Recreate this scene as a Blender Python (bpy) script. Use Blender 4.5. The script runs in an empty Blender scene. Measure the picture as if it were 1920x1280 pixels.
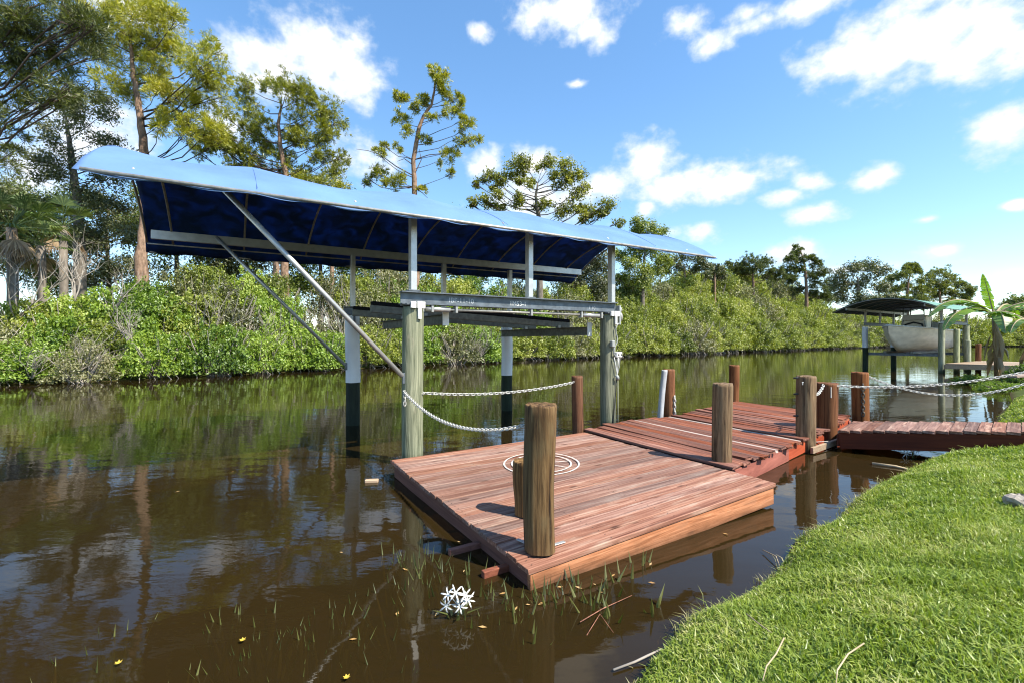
import bpy, math, random
import numpy as np
from mathutils import Vector, Matrix

R = math.radians
scene = bpy.context.scene
COL = scene.collection
rng = np.random.default_rng(7)
rnd = random.Random(11)

# ------------------------------------------------------------------ camera
F = 853.3            # focal length in photo pixels (16 mm on a 36 mm sensor)
EYE = 1.64           # metres above the water
cam = bpy.data.cameras.new('camera'); cam.lens = 16.0; cam.sensor_width = 36.0
cam.clip_start = 0.05; cam.clip_end = 3000
camo = bpy.data.objects.new('camera', cam); COL.objects.link(camo)
camo.location = (0, 0, EYE); camo.rotation_euler = (R(90), 0, 0)
scene.camera = camo

# ------------------------------------------------------------------ sun + sky
SUN_EL = 50.0
to_sun = Vector((0.865, -0.50, 0)).normalized() * math.cos(R(SUN_EL)) + Vector((0, 0, math.sin(R(SUN_EL))))
sl = bpy.data.lights.new('sun', 'SUN'); sl.energy = 5.0; sl.angle = R(0.53); sl.color = (1.0, 0.935, 0.81)
so = bpy.data.objects.new('sun', sl); COL.objects.link(so)
so.rotation_euler = (-to_sun).to_track_quat('-Z', 'Y').to_euler()

SKY_STRENGTH = 0.115
world = bpy.data.worlds.new('World'); scene.world = world; world.use_nodes = True
nt = world.node_tree; nt.nodes.clear()
def wn(t, **k):
    n = nt.nodes.new(t)
    for a, b in k.items(): setattr(n, a, b)
    return n
W = nt.links.new
sky = wn('ShaderNodeTexSky', sky_type='NISHITA', sun_disc=False)
sky.sun_elevation = R(SUN_EL); sky.sun_rotation = math.atan2(to_sun.x, to_sun.y)
sky.altitude = 0; sky.air_density = 1.0; sky.dust_density = 0.12; sky.ozone_density = 2.2
tc = wn('ShaderNodeTexCoord')
sep = wn('ShaderNodeSeparateXYZ'); W(tc.outputs['Generated'], sep.inputs[0])
az = wn('ShaderNodeMath', operation='ARCTAN2'); W(sep.outputs[0], az.inputs[0]); W(sep.outputs[1], az.inputs[1])
el = wn('ShaderNodeMath', operation='ARCSINE'); W(sep.outputs[2], el.inputs[0])
ae = wn('ShaderNodeCombineXYZ'); W(az.outputs[0], ae.inputs[0]); W(el.outputs[0], ae.inputs[1])
# cumulus: each (azimuth, elevation, half width, half height) in degrees, seen from the ground
CLOUDS = []
def cl(px, py, rx, ry, soft=0.0):
    a = math.atan((px - 960) / F); c = math.cos(a)
    e = math.atan((640 - py) / F * c)
    CLOUDS.append((a, e, rx / F * c * c * 1.12, ry / F * c * math.cos(e) ** 2 * 1.12, soft))
for c_ in [(600,105,95,75),(505,120,85,62),(655,145,62,52),(1055,22,92,42),(1108,58,42,32),(1285,45,55,30,.32),(1340,85,45,35,.36),
           (1590,108,92,46),(1715,70,150,84),(1850,85,140,74),(1510,15,150,26,.16),(1400,25,50,20,.3),(1885,250,72,44),(1840,252,30,16,.1),
           (1212,305,52,44),(1290,348,140,34),(1385,340,66,30),(1130,350,56,30,.12),(1470,368,56,16,.1),(1535,402,54,19,.08),
           (1635,338,50,28,.25),(1515,345,40,22,.22),(1210,390,26,17,.1),(1760,472,38,15,.05),(1490,472,52,24,.1),(1735,412,30,9,.25),
           (915,308,36,27),(1000,305,38,28),(680,300,70,48,.25),(1020,372,110,60,.15),(1905,385,28,10,.1),(900,58,24,24,.35),
           (1310,435,60,25,.38),(1600,505,200,14,.5),(1080,158,30,10,.4),(240,15,80,30),(170,250,110,70,.1),(60,330,70,60,.1),(420,240,60,50,.25),
           (1890,520,50,22,.4)]:
    cl(*c_)
# the same kind of sky goes on round the horizon
for k in range(13):
    a = R(66 + k * 18 + rnd.uniform(-3, 3)); a = a if a < math.pi else a - 2 * math.pi
    CLOUDS.append((a, R(rnd.choice([7, 12, 18, 26, 34, 42]) + rnd.uniform(-3, 3)), R(rnd.uniform(3, 9)), R(rnd.uniform(1.6, 4.5)), 0.05))
fld = None
for (a, e, ra, re, s_) in CLOUDS:
    ma = wn('ShaderNodeVectorMath', operation='MULTIPLY_ADD'); W(ae.outputs[0], ma.inputs[0])
    ma.inputs[1].default_value = (1 / ra, 1 / re, 0); ma.inputs[2].default_value = (-a / ra, -e / re, 0)
    ln = wn('ShaderNodeVectorMath', operation='LENGTH'); W(ma.outputs[0], ln.inputs[0])
    cur = ln.outputs['Value']
    if s_:
        ad = wn('ShaderNodeMath', operation='ADD'); W(cur, ad.inputs[0]); ad.inputs[1].default_value = s_; cur = ad.outputs[0]
    if fld is None: fld = cur
    else:
        mi = wn('ShaderNodeMath', operation='SMOOTH_MIN'); W(fld, mi.inputs[0]); W(cur, mi.inputs[1]); mi.inputs[2].default_value = 0.12
        fld = mi.outputs[0]
sc_ = wn('ShaderNodeVectorMath', operation='MULTIPLY'); W(ae.outputs[0], sc_.inputs[0]); sc_.inputs[1].default_value = (1, 1.35, 1)
nz = wn('ShaderNodeTexNoise'); nz.inputs['Scale'].default_value = 17; nz.inputs['Detail'].default_value = 9; nz.inputs['Roughness'].default_value = 0.56
W(sc_.outputs[0], nz.inputs['Vector'])
nz2 = wn('ShaderNodeTexNoise'); nz2.inputs['Scale'].default_value = 52; nz2.inputs['Detail'].default_value = 5; W(sc_.outputs[0], nz2.inputs['Vector'])
def wm(op, a, b):
    n = wn('ShaderNodeMath', operation=op)
    for i, x in enumerate((a, b)):
        if isinstance(x, (int, float)): n.inputs[i].default_value = x
        elif x is not None: W(x, n.inputs[i])
    return n.outputs[0]
t1 = wm('MULTIPLY', wm('SUBTRACT', nz.outputs[0], 0.5), 2.3)
t2 = wm('MULTIPLY', wm('SUBTRACT', nz2.outputs[0], 0.5), 0.45)
dens = wm('ADD', wm('ADD', wm('SUBTRACT', 1.08, fld), t1), t2)
mr = wn('ShaderNodeMapRange', interpolation_type='SMOOTHSTEP'); W(dens, mr.inputs[0]); mr.inputs[1].default_value = -0.25; mr.inputs[2].default_value = 0.80
mr.inputs[4].default_value = 0.97
ht = wn('ShaderNodeMapRange', interpolation_type='SMOOTHSTEP'); W(dens, ht.inputs[0]); ht.inputs[1].default_value = 0.1; ht.inputs[2].default_value = 1.0
cc = wn('ShaderNodeMix', data_type='RGBA'); W(ht.outputs[0], cc.inputs['Factor'])
cc.inputs['A'].default_value = (4.4, 4.8, 5.2, 1); cc.inputs['B'].default_value = (5.6, 5.6, 5.6, 1)
mixc = wn('ShaderNodeMix', data_type='RGBA'); W(mr.outputs[0], mixc.inputs['Factor'])
W(cc.outputs['Result'], mixc.inputs['B'])
hs = wn('ShaderNodeHueSaturation'); hs.inputs['Saturation'].default_value = 1.27; hs.inputs['Value'].default_value = 1.62
gm = wn('ShaderNodeGamma'); gm.inputs[1].default_value = 0.82; W(sky.outputs[0], gm.inputs[0]); W(gm.outputs[0], hs.inputs['Color']); W(hs.outputs[0], mixc.inputs['A'])
bg = wn('ShaderNodeBackground'); bg.inputs[1].default_value = SKY_STRENGTH
W(mixc.outputs['Result'], bg.inputs[0])
wo = wn('ShaderNodeOutputWorld'); W(bg.outputs[0], wo.inputs[0])

vs = scene.view_settings
vs.view_transform = 'Standard'; vs.look = 'None'; vs.exposure = 0.97; vs.gamma = 1; vs.use_curve_mapping = False
scene.render.engine = 'CYCLES'
scene.cycles.use_denoising = True; scene.cycles.filter_width = 1.15
scene.cycles.max_bounces = 5; scene.cycles.diffuse_bounces = 2; scene.cycles.glossy_bounces = 2; scene.cycles.transmission_bounces = 2; scene.cycles.transparent_max_bounces = 12
scene.cycles.caustics_reflective = False; scene.cycles.caustics_refractive = False
scene.cycles.sample_clamp_indirect = 6

# ------------------------------------------------------------------ helpers
def at(px, py, Y):
    """point at depth Y on the sight line of a photo pixel"""
    return Vector(((px - 960) / F * Y, Y, EYE - (py - 640) / F * Y))
def on(px, py, z):
    """point at height z on the sight line of a photo pixel"""
    Y = F * (EYE - z) / (py - 640)
    return Vector(((px - 960) / F * Y, Y, z))

def props(o, label=None, cat=None, group=None, kind=None):
    if label: o['label'] = label
    if cat: o['category'] = cat
    if group: o['group'] = group
    if kind: o['kind'] = kind
    return o
def empty(name, loc, label, cat, group=None, rz=0.0):
    o = bpy.data.objects.new(name, None); COL.objects.link(o)
    o.location = loc; o.rotation_euler = (0, 0, rz); o.empty_display_size = 0.1
    return props(o, label, cat, group)
def obj(name, me, mat=None, parent=None):
    o = bpy.data.objects.new(name, me); COL.objects.link(o)
    if mat is not None and not me.materials: me.materials.append(mat)
    if parent is not None:
        o.parent = parent; o.matrix_parent_inverse = world_of(parent).inverted()
    return o
def world_of(o):
    m = o.matrix_parent_inverse @ Matrix.LocRotScale(o.location, o.rotation_euler, o.scale) if o.parent else Matrix.LocRotScale(o.location, o.rotation_euler, o.scale)
    return world_of(o.parent) @ m if o.parent else m

def np_mesh(name, verts, faces, n, smooth=False):
    """verts (V,3); faces (Fn,n) of equal size"""
    me = bpy.data.meshes.new(name)
    verts = np.asarray(verts, dtype=np.float32); faces = np.asarray(faces, dtype=np.int32)
    me.vertices.add(len(verts)); me.vertices.foreach_set('co', verts.ravel())
    me.loops.add(faces.size); me.loops.foreach_set('vertex_index', faces.ravel())
    me.polygons.add(len(faces)); me.polygons.foreach_set('loop_start', np.arange(0, faces.size, n, dtype=np.int32))
    me.polygons.foreach_set('use_smooth', np.full(len(faces), smooth))
    me.update(calc_edges=True)
    return me

class MB:
    """collects shapes, then links them as one mesh"""
    def __init__(s): s.v = []; s.f = []
    def add(s, vs_, fs): 
        b = len(s.v); s.v += [tuple(p) for p in vs_]; s.f += [tuple(i + b for i in f) for f in fs]; return s
    def box(s, c, ax, ay, az_):
        """centre + three half-axis vectors"""
        c = Vector(c); ax = Vector(ax); ay = Vector(ay); az_ = Vector(az_)
        p = [c + i * ax + j * ay + k * az_ for k in (-1, 1) for j in (-1, 1) for i in (-1, 1)]
        return s.add(p, [(0,2,3,1),(4,5,7,6),(0,1,5,4),(2,6,7,3),(0,4,6,2),(1,3,7,5)])
    def bbox(s, c, ax, ay, az_, b=0.004):
        """bevelled box"""
        c = Vector(c); A = [Vector(ax), Vector(ay), Vector(az_)]
        L = [a.length for a in A]; U = [a / l for a, l in zip(A, L)]
        b = min(b, min(L) * 0.45); idx = {}; vs_ = []
        for i in (-1, 1):
            for j in (-1, 1):
                for k in (-1, 1):
                    sg = (i, j, k)
                    for ax_i in range(3):
                        p = c.copy()
                        for q in range(3): p += U[q] * sg[q] * (L[q] if q == ax_i else L[q] - b)
                        idx[(sg, ax_i)] = len(vs_); vs_.append(p)
        fs = []
        def V(i, j, k, a): return idx[((i, j, k), a)]
        for sgn in (-1, 1):
            fs.append(tuple(V(sgn, j, k, 0) for j, k in ((-1,-1),(1,-1),(1,1),(-1,1)))[::sgn])
            fs.append(tuple(V(i, sgn, k, 1) for i, k in ((-1,-1),(-1,1),(1,1),(1,-1)))[::sgn])
            fs.append(tuple(V(i, j, sgn, 2) for i, j in ((-1,-1),(1,-1),(1,1),(-1,1)))[::sgn])
        for s1 in (-1, 1):
            for s2 in (-1, 1):
                fs.append((V(-1,s1,s2,1),V(1,s1,s2,1),V(1,s1,s2,2),V(-1,s1,s2,2)))
                fs.append((V(s1,-1,s2,0),V(s1,1,s2,0),V(s1,1,s2,2),V(s1,-1,s2,2)))
                fs.append((V(s1,s2,-1,0),V(s1,s2,1,0),V(s1,s2,1,1),V(s1,s2,-1,1)))
        for i in (-1, 1):
            for j in (-1, 1):
                for k in (-1, 1): fs.append((V(i,j,k,0),V(i,j,k,1),V(i,j,k,2)))
        return s.add(vs_, fs)
    def tube(s, pts, rad, n=8, cap=True):
        pts = [Vector(p) for p in pts]
        if not hasattr(rad, '__len__'): rad = [rad] * len(pts)
        ref = None; rings = []
        for i, p in enumerate(pts):
            d = (pts[min(i + 1, len(pts) - 1)] - pts[max(i - 1, 0)])
            d = d.normalized() if d.length > 1e-9 else Vector((0, 0, 1))
            if ref is None: ref = d.orthogonal().normalized()
            ref = (ref - d * ref.dot(d)); ref = ref.normalized() if ref.length > 1e-6 else d.orthogonal().normalized()
            bi = d.cross(ref)
            rings.append([p + (ref * math.cos(2 * math.pi * k / n) + bi * math.sin(2 * math.pi * k / n)) * rad[i] for k in range(n)])
        vs_ = [q for r in rings for q in r]; fs = []
        for i in range(len(pts) - 1):
            for k in range(n):
                fs.append((i*n+k, i*n+(k+1)%n, (i+1)*n+(k+1)%n, (i+1)*n+k))
        if cap:
            fs.append(tuple(range(n))[::-1]); fs.append(tuple((len(pts)-1)*n + k for k in range(n)))
        return s.add(vs_, fs)
    def build(s, name, mat, parent=None, smooth=False):
        me = bpy.data.meshes.new(name); me.from_pydata(s.v, [], s.f)
        if smooth: me.polygons.foreach_set('use_smooth', np.full(len(me.polygons), True))
        me.update()
        return obj(name, me, mat, parent)

# ------------------------------------------------------------------ materials
def mat(name):
    m = bpy.data.materials.new(name); m.use_nodes = True
    m.node_tree.nodes.clear(); return m, m.node_tree.nodes, m.node_tree.links.new
def ramp(N, stops, interp='LINEAR'):
    r = N.new('ShaderNodeValToRGB'); e = r.color_ramp.elements; r.color_ramp.interpolation = interp
    while len(e) < len(stops): e.new(0.5)
    for i, (p, c) in enumerate(stops): e[i].position = p; e[i].color = (*c, 1)
    return r
def simple(name, col, rough=0.6, metal=0.0, var=0.15, scale=12.0, stretch=(1, 1, 1), bump=0.0, spec=0.4):
    m, N, L = mat(name)
    t = N.new('ShaderNodeTexCoord'); mp = N.new('ShaderNodeMapping'); mp.inputs['Scale'].default_value = stretch
    L(t.outputs['Object'], mp.inputs[0])
    n = N.new('ShaderNodeTexNoise'); n.inputs['Scale'].default_value = scale; n.inputs['Detail'].default_value = 6; L(mp.outputs[0], n.inputs['Vector'])
    lo = tuple(c * (1 - var) for c in col); hi = tuple(min(1, c * (1 + var)) for c in col)
    r = ramp(N, [(0.3, lo), (0.7, hi)]); L(n.outputs[0], r.inputs[0])
    b = N.new('ShaderNodeBsdfPrincipled'); L(r.outputs[0], b.inputs['Base Color'])
    b.inputs['Roughness'].default_value = rough; b.inputs['Metallic'].default_value = metal; b.inputs['Specular IOR Level'].default_value = spec
    if bump:
        bp = N.new('ShaderNodeBump'); bp.inputs['Strength'].default_value = bump; bp.inputs['Distance'].default_value = 0.01
        L(n.outputs[0], bp.inputs['Height']); L(bp.outputs[0], b.inputs['Normal'])
    o = N.new('ShaderNodeOutputMaterial'); L(b.outputs[0], o.inputs[0]); return m

def wood(name, stops, grain=(1.2, 38, 38), rough=0.75, worn=None, worn_amt=(0.55, 0.72), bump=0.5, wob=0.6, knots=0.0, algae=None):
    """grain runs along local X (stretch gives noise scale per axis)"""
    m, N, L = mat(name)
    t = N.new('ShaderNodeTexCoord'); oi = N.new('ShaderNodeObjectInfo')
    off = N.new('ShaderNodeVectorMath'); off.operation = 'MULTIPLY_ADD'
    cr = N.new('ShaderNodeCombineXYZ')
    for i in range(3): L(oi.outputs['Random'], cr.inputs[i])
    L(cr.outputs[0], off.inputs[0]); off.inputs[1].default_value = (37, 61, 23); L(t.outputs['Object'], off.inputs[2])
    mp = N.new('ShaderNodeMapping'); mp.inputs['Scale'].default_value = grain; L(off.outputs[0], mp.inputs[0])
    n = N.new('ShaderNodeTexNoise'); n.inputs['Scale'].default_value = 1; n.inputs['Detail'].default_value = 8; n.inputs['Roughness'].default_value = 0.65
    n.inputs['Distortion'].default_value = wob; L(mp.outputs[0], n.inputs['Vector'])
    r = ramp(N, stops); L(n.outputs[0], r.inputs[0])
    n2 = N.new('ShaderNodeTexNoise'); n2.inputs['Scale'].default_value = 2.6; n2.inputs['Detail'].default_value = 7; n2.inputs['Roughness'].default_value = 0.6
    mp2 = N.new('ShaderNodeMapping'); mp2.inputs['Scale'].default_value = tuple(max(0.5, g ** 0.45) for g in grain); L(off.outputs[0], mp2.inputs[0]); L(mp2.outputs[0], n2.inputs['Vector'])
    col = r.outputs[0]
    if worn:
        mr_ = N.new('ShaderNodeMapRange'); mr_.interpolation_type = 'SMOOTHSTEP'; L(n2.outputs[0], mr_.inputs[0])
        mr_.inputs[1].default_value, mr_.inputs[2].default_value = worn_amt
        mx = N.new('ShaderNodeMix'); mx.data_type = 'RGBA'; L(mr_.outputs[0], mx.inputs['Factor']); L(col, mx.inputs['A']); mx.inputs['B'].default_value = (*worn, 1)
        mul = N.new('ShaderNodeMix'); mul.data_type = 'RGBA'; mul.blend_type = 'OVERLAY'; mul.inputs['Factor'].default_value = 0.6
        L(mx.outputs['Result'], mul.inputs['A']); L(n.outputs[0], mul.inputs['B']); col = mul.outputs['Result']
    hv = N.new('ShaderNodeHueSaturation'); L(col, hv.inputs['Color'])
    vr = N.new('ShaderNodeMapRange'); L(oi.outputs['Random'], vr.inputs[0]); vr.inputs[3].default_value = 0.72; vr.inputs[4].default_value = 1.25; L(vr.outputs[0], hv.inputs['Value'])
    sr = N.new('ShaderNodeMath'); sr.operation = 'FRACT'; s0 = N.new('ShaderNodeMath'); s0.operation = 'MULTIPLY'; s0.inputs[1].default_value = 7.3
    L(oi.outputs['Random'], s0.inputs[0]); L(s0.outputs[0], sr.inputs[0])
    sr2 = N.new('ShaderNodeMapRange'); L(sr.outputs[0], sr2.inputs[0]); sr2.inputs[3].default_value = 0.8; sr2.inputs[4].default_value = 1.15; L(sr2.outputs[0], hv.inputs['Saturation'])
    col = hv.outputs[0]
    if knots:
        vo = N.new('ShaderNodeTexVoronoi'); vo.inputs['Scale'].default_value = 1.0; mk = N.new('ShaderNodeMapping'); mk.inputs['Scale'].default_value = (2.2, 7, 7)
        L(off.outputs[0], mk.inputs[0]); L(mk.outputs[0], vo.inputs['Vector'])
        kr = N.new('ShaderNodeMapRange'); L(vo.outputs['Distance'], kr.inputs[0]); kr.inputs[1].default_value = 0.05; kr.inputs[2].default_value = 0.16; kr.inputs[3].default_value = knots; kr.inputs[4].default_value = 0
        km = N.new('ShaderNodeMix'); km.data_type = 'RGBA'; L(kr.outputs[0], km.inputs['Factor']); L(col, km.inputs['A']); km.inputs['B'].default_value = (0.05, 0.02, 0.012, 1); col = km.outputs['Result']
    if algae:
        # waterline stain: algae colour below a height in world space
        g = N.new('ShaderNodeNewGeometry'); sx = N.new('ShaderNodeSeparateXYZ'); L(g.outputs['Position'], sx.inputs[0])
        ad = N.new('ShaderNodeMath'); ad.operation = 'MULTIPLY_ADD'; L(n2.outputs[0], ad.inputs[0]); ad.inputs[1].default_value = 0.25; L(sx.outputs[2], ad.inputs[2])
        ar = N.new('ShaderNodeMapRange'); L(ad.outputs[0], ar.inputs[0]); ar.inputs[1].default_value = algae[0]; ar.inputs[2].default_value = algae[0] + 0.12; ar.inputs[3].default_value = 0.85; ar.inputs[4].default_value = 0
        am = N.new('ShaderNodeMix'); am.data_type = 'RGBA'; L(ar.outputs[0], am.inputs['Factor']); L(col, am.inputs['A']); am.inputs['B'].default_value = (*algae[1], 1); col = am.outputs['Result']
    b = N.new('ShaderNodeBsdfPrincipled'); L(col, b.inputs['Base Color']); b.inputs['Roughness'].default_value = rough; b.inputs['Specular IOR Level'].default_value = 0.25
    bp = N.new('ShaderNodeBump'); bp.inputs['Strength'].default_value = bump; bp.inputs['Distance'].default_value = 0.010; L(n.outputs[0], bp.inputs['Height']); L(bp.outputs[0], b.inputs['Normal'])
    o = N.new('ShaderNodeOutputMaterial'); L(b.outputs[0], o.inputs[0]); return m

def leafmat(name, cols, trans=0.35, rough=0.45, gloss=0.06, big=0.35, tcol=(1.15, 1.2, 0.5), big_scale=0.35):
    """leaf colours: per leaf and by slow patches"""
    m, N, L = mat(name)
    g = N.new('ShaderNodeNewGeometry'); oi = N.new('ShaderNodeObjectInfo')
    n = N.new('ShaderNodeTexNoise'); n.inputs['Scale'].default_value = big_scale; n.inputs['Detail'].default_value = 4; L(g.outputs['Position'], n.inputs['Vector'])
    a = N.new('ShaderNodeMath'); a.operation = 'MULTIPLY_ADD'; L(n.outputs[0], a.inputs[0]); a.inputs[1].default_value = big * 2.2; 
    b0 = N.new('ShaderNodeMath'); b0.operation = 'MULTIPLY_ADD'; L(g.outputs['Random Per Island'], b0.inputs[0]); b0.inputs[1].default_value = 1 - big; b0.inputs[2].default_value = -big * 0.6
    L(b0.outputs[0], a.inputs[2])
    ob = N.new('ShaderNodeMath'); ob.operation = 'MULTIPLY_ADD'; L(oi.outputs['Random'], ob.inputs[0]); ob.inputs[1].default_value = 0.56; ob.inputs[2].default_value = -0.30
    s = N.new('ShaderNodeMath'); L(a.outputs[0], s.inputs[0]); L(ob.outputs[0], s.inputs[1])
    r = ramp(N, [(i / (len(cols) - 1), c) for i, c in enumerate(cols)]); L(s.outputs[0], r.inputs[0])
    d = N.new('ShaderNodeBsdfDiffuse'); L(r.outputs[0], d.inputs[0])
    t = N.new('ShaderNodeBsdfTranslucent'); tm = N.new('ShaderNodeMix'); tm.data_type = 'RGBA'; tm.blend_type = 'MULTIPLY'; tm.inputs['Factor'].default_value = 1
    L(r.outputs[0], tm.inputs['A']); tm.inputs['B'].default_value = (*tcol, 1); L(tm.outputs['Result'], t.inputs[0])
    mx = N.new('ShaderNodeMixShader'); mx.inputs[0].default_value = trans; L(d.outputs[0], mx.inputs[1]); L(t.outputs[0], mx.inputs[2])
    gl = N.new('ShaderNodeBsdfGlossy'); gl.inputs['Roughness'].default_value = rough
    m2 = N.new('ShaderNodeMixShader'); m2.inputs[0].default_value = gloss; L(mx.outputs[0], m2.inputs[1]); L(gl.outputs[0], m2.inputs[2])
    o = N.new('ShaderNodeOutputMaterial'); L(m2.outputs[0], o.inputs[0]); return m

M = {}
M['deck'] = wood('deck_boards', [(0.28, (0.070, 0.026, 0.018)), (0.40, (0.185, 0.080, 0.054)), (0.55, (0.265, 0.135, 0.094)), (0.75, (0.36, 0.225, 0.165))], grain=(1.0, 42, 42), worn=(0.335, 0.225, 0.17), worn_amt=(0.48, 0.74), knots=0.85)
M['red'] = wood('red_boards', [(0.28, (0.045, 0.016, 0.010)), (0.43, (0.155, 0.050, 0.028)), (0.60, (0.235, 0.088, 0.050)), (0.8, (0.34, 0.18, 0.12))], grain=(1.3, 34, 34), worn=(0.13, 0.055, 0.04), worn_amt=(0.56, 0.72), bump=0.8)
M['pale'] = wood('bleached_boards', [(0.3, (0.22, 0.15, 0.12)), (0.7, (0.50, 0.40, 0.34))], grain=(2, 40, 40))
M['fascia'] = wood('cedar_fascia', [(0.3, (0.36, 0.145, 0.075)), (0.55, (0.50, 0.235, 0.135)), (0.8, (0.58, 0.32, 0.20))], grain=(1.2, 20, 30), wob=1.4, knots=0.7, worn=(0.40, 0.20, 0.12), worn_amt=(.5, .7), algae=(0.115, (0.09, 0.045, 0.022)))
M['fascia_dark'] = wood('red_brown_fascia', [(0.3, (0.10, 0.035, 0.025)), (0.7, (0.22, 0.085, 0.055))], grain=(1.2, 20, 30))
M['redpaint'] = wood('red_painted_fascia', [(0.3, (0.27, 0.062, 0.036)), (0.7, (0.40, 0.11, 0.065))], grain=(1.2, 8, 8), worn=(0.20, 0.06, 0.04), worn_amt=(0.64, 0.80), bump=0.3)
M['gang'] = wood('gangway_boards', [(0.3, (0.11, 0.046, 0.032)), (0.55, (0.215, 0.110, 0.078)), (0.8, (0.34, 0.21, 0.16))], grain=(1.5, 34, 34), worn=(0.36, 0.23, 0.17), worn_amt=(0.52, 0.7))
M['stringer'] = wood('stringer', [(0.3, (0.060, 0.018, 0.012)), (0.7, (0.135, 0.042, 0.026))], grain=(1, 14, 14))
M['pile'] = wood('brown_pile', [(0.33, (0.020, 0.010, 0.005)), (0.42, (0.085, 0.047, 0.022)), (0.56, (0.165, 0.100, 0.048)), (0.8, (0.26, 0.175, 0.095))], grain=(34, 34, 1.6), bump=1.0, worn=(0.15, 0.105, 0.055), worn_amt=(0.5, 0.75), algae=(0.16, (0.02, 0.018, 0.008)))
M['pile_red'] = wood('red_brown_pile', [(0.32, (0.03, 0.010, 0.005)), (0.5, (0.145, 0.062, 0.030)), (0.8, (0.25, 0.13, 0.068))], grain=(26, 26, 1.3), bump=0.7, algae=(0.16, (0.02, 0.018, 0.008)))
M['pile_green'] = wood('green_treated_pile', [(0.25, (0.10, 0.12, 0.065)), (0.45, (0.22, 0.24, 0.14)), (0.6, (0.33, 0.34, 0.21)), (0.8, (0.43, 0.42, 0.28))], grain=(16, 16, 0.9), wob=2.0, bump=0.9, worn=(0.40, 0.36, 0.24), worn_amt=(0.58, 0.75), algae=(0.18, (0.03, 0.045, 0.02)))
M['pile_green_dark'] = wood('dirty_green_pile', [(0.30, (0.025, 0.03, 0.02)), (0.45, (0.10, 0.11, 0.07)), (0.6, (0.19, 0.195, 0.13)), (0.8, (0.30, 0.295, 0.21))], grain=(16, 16, 0.9), wob=2.0, bump=0.9, algae=(0.30, (0.02, 0.03, 0.015)))  # same green wood as the other front pile, its shade painted into the colour
M['algae_pile'] = wood('algae_dark_pile', [(0.3, (0.008, 0.014, 0.008)), (0.7, (0.03, 0.045, 0.025))], grain=(14, 14, 2))
M['sleeve'] = simple('white_sleeve', (0.72, 0.73, 0.74), 0.4, var=0.1, scale=5, stretch=(1, 1, .4))
M['pipe'] = simple('weathered_pipe', (0.42, 0.43, 0.45), 0.45, var=0.3, scale=9, stretch=(1, 1, .3))
M['alu'] = simple('aluminium', (0.50, 0.50, 0.49), 0.38, metal=0.55, var=0.12, scale=9)
M['alu_old'] = simple('weathered_aluminium', (0.36, 0.345, 0.31), 0.5, metal=0.4, var=0.25, scale=14, stretch=(1, 1, .3))
M['steel'] = simple('dark_galvanised_beam', (0.12, 0.14, 0.16), 0.5, metal=0.3, var=0.35, scale=10)
M['carpet'] = simple('black_carpet', (0.012, 0.012, 0.013), 0.95, var=0.4, scale=60, bump=0.5, spec=0.1)
M['bunkwood'] = simple('grey_bunk_timber', (0.16, 0.16, 0.13), 0.8, var=0.3, scale=14)
M['white'] = simple('white_enamel', (0.70, 0.70, 0.67), 0.45, var=0.12, scale=8)
M['grey'] = simple('grey_plastic', (0.30, 0.31, 0.30), 0.5, var=0.15)
M['chain'] = simple('white_plastic_chain', (0.50, 0.49, 0.455), 0.5, var=0.2, scale=40)
M['darkchain'] = simple('rusty_chain', (0.10, 0.085, 0.07), 0.5, metal=0.6, var=0.4, scale=60)
M['paint'] = simple('white_line_paint', (0.56, 0.51, 0.46), 0.7, var=0.35, scale=26)
M['rust'] = simple('rusted_strap', (0.30, 0.13, 0.08), 0.6, metal=0.3, var=0.5, scale=50)
M['chalk'] = simple('chalk_marks', (0.42, 0.45, 0.48), 0.8, var=0.3, scale=80)
M['black'] = simple('dark_plastic', (0.02, 0.02, 0.022), 0.5, var=0.3)
M['float'] = simple('black_float', (0.012, 0.011, 0.010), 0.7, var=0.4)
M['rock'] = simple('pale_rock', (0.30, 0.26, 0.22), 0.9, var=0.4, scale=22, bump=1.0)
M['lily'] = simple('white_petal', (0.66, 0.66, 0.62), 0.6, var=0.05)
M['yellow'] = simple('yellow_petal', (0.48, 0.33, 0.04), 0.6, var=0.2, scale=60)
M['deadleaf'] = leafmat('dead_leaf', [(0.22, 0.10, 0.03), (0.46, 0.27, 0.09), (0.55, 0.40, 0.20)], trans=0.2, big=0.0)
M['straw'] = simple('dry_stem', (0.40, 0.31, 0.19), 0.8, var=0.25)
M['twig'] = simple('grey_twig', (0.30, 0.265, 0.225), 0.85, var=0.3, scale=6)
M['bark'] = simple('pine_bark', (0.25, 0.165, 0.115), 0.9, var=0.5, scale=9, stretch=(1, 1, .45), bump=1.0, spec=0.1)
M['bark_grey'] = simple('grey_bark', (0.17, 0.145, 0.12), 0.9, var=0.4, scale=6, stretch=(1, 1, .4), bump=0.8, spec=0.1)
M['limb'] = simple('dark_limb', (0.10, 0.075, 0.06), 0.9, var=0.4, scale=5, spec=0.1)
M['pine'] = leafmat('pine_needles', [(0.10, 0.115, 0.012), (0.23, 0.25, 0.020), (0.40, 0.39, 0.035), (0.54, 0.47, 0.07)], trans=0.42, big=0.4)
M['pine_dark'] = leafmat('dark_pine_needles', [(0.055, 0.07, 0.010), (0.14, 0.165, 0.018), (0.28, 0.28, 0.035)], trans=0.3, big=0.3)
M['pine_far'] = leafmat('distant_pine_needles', [(0.06, 0.08, 0.02), (0.13, 0.16, 0.035), (0.24, 0.26, 0.07)], trans=0.35, big=0.3)
M['oak'] = leafmat('grey_green_leaf', [(0.05, 0.062, 0.022), (0.105, 0.12, 0.04), (0.19, 0.20, 0.08)], trans=0.3)
M['broad'] = leafmat('mid_green_leaf', [(0.065, 0.095, 0.012), (0.16, 0.21, 0.024), (0.29, 0.33, 0.05)], trans=0.35)
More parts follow.
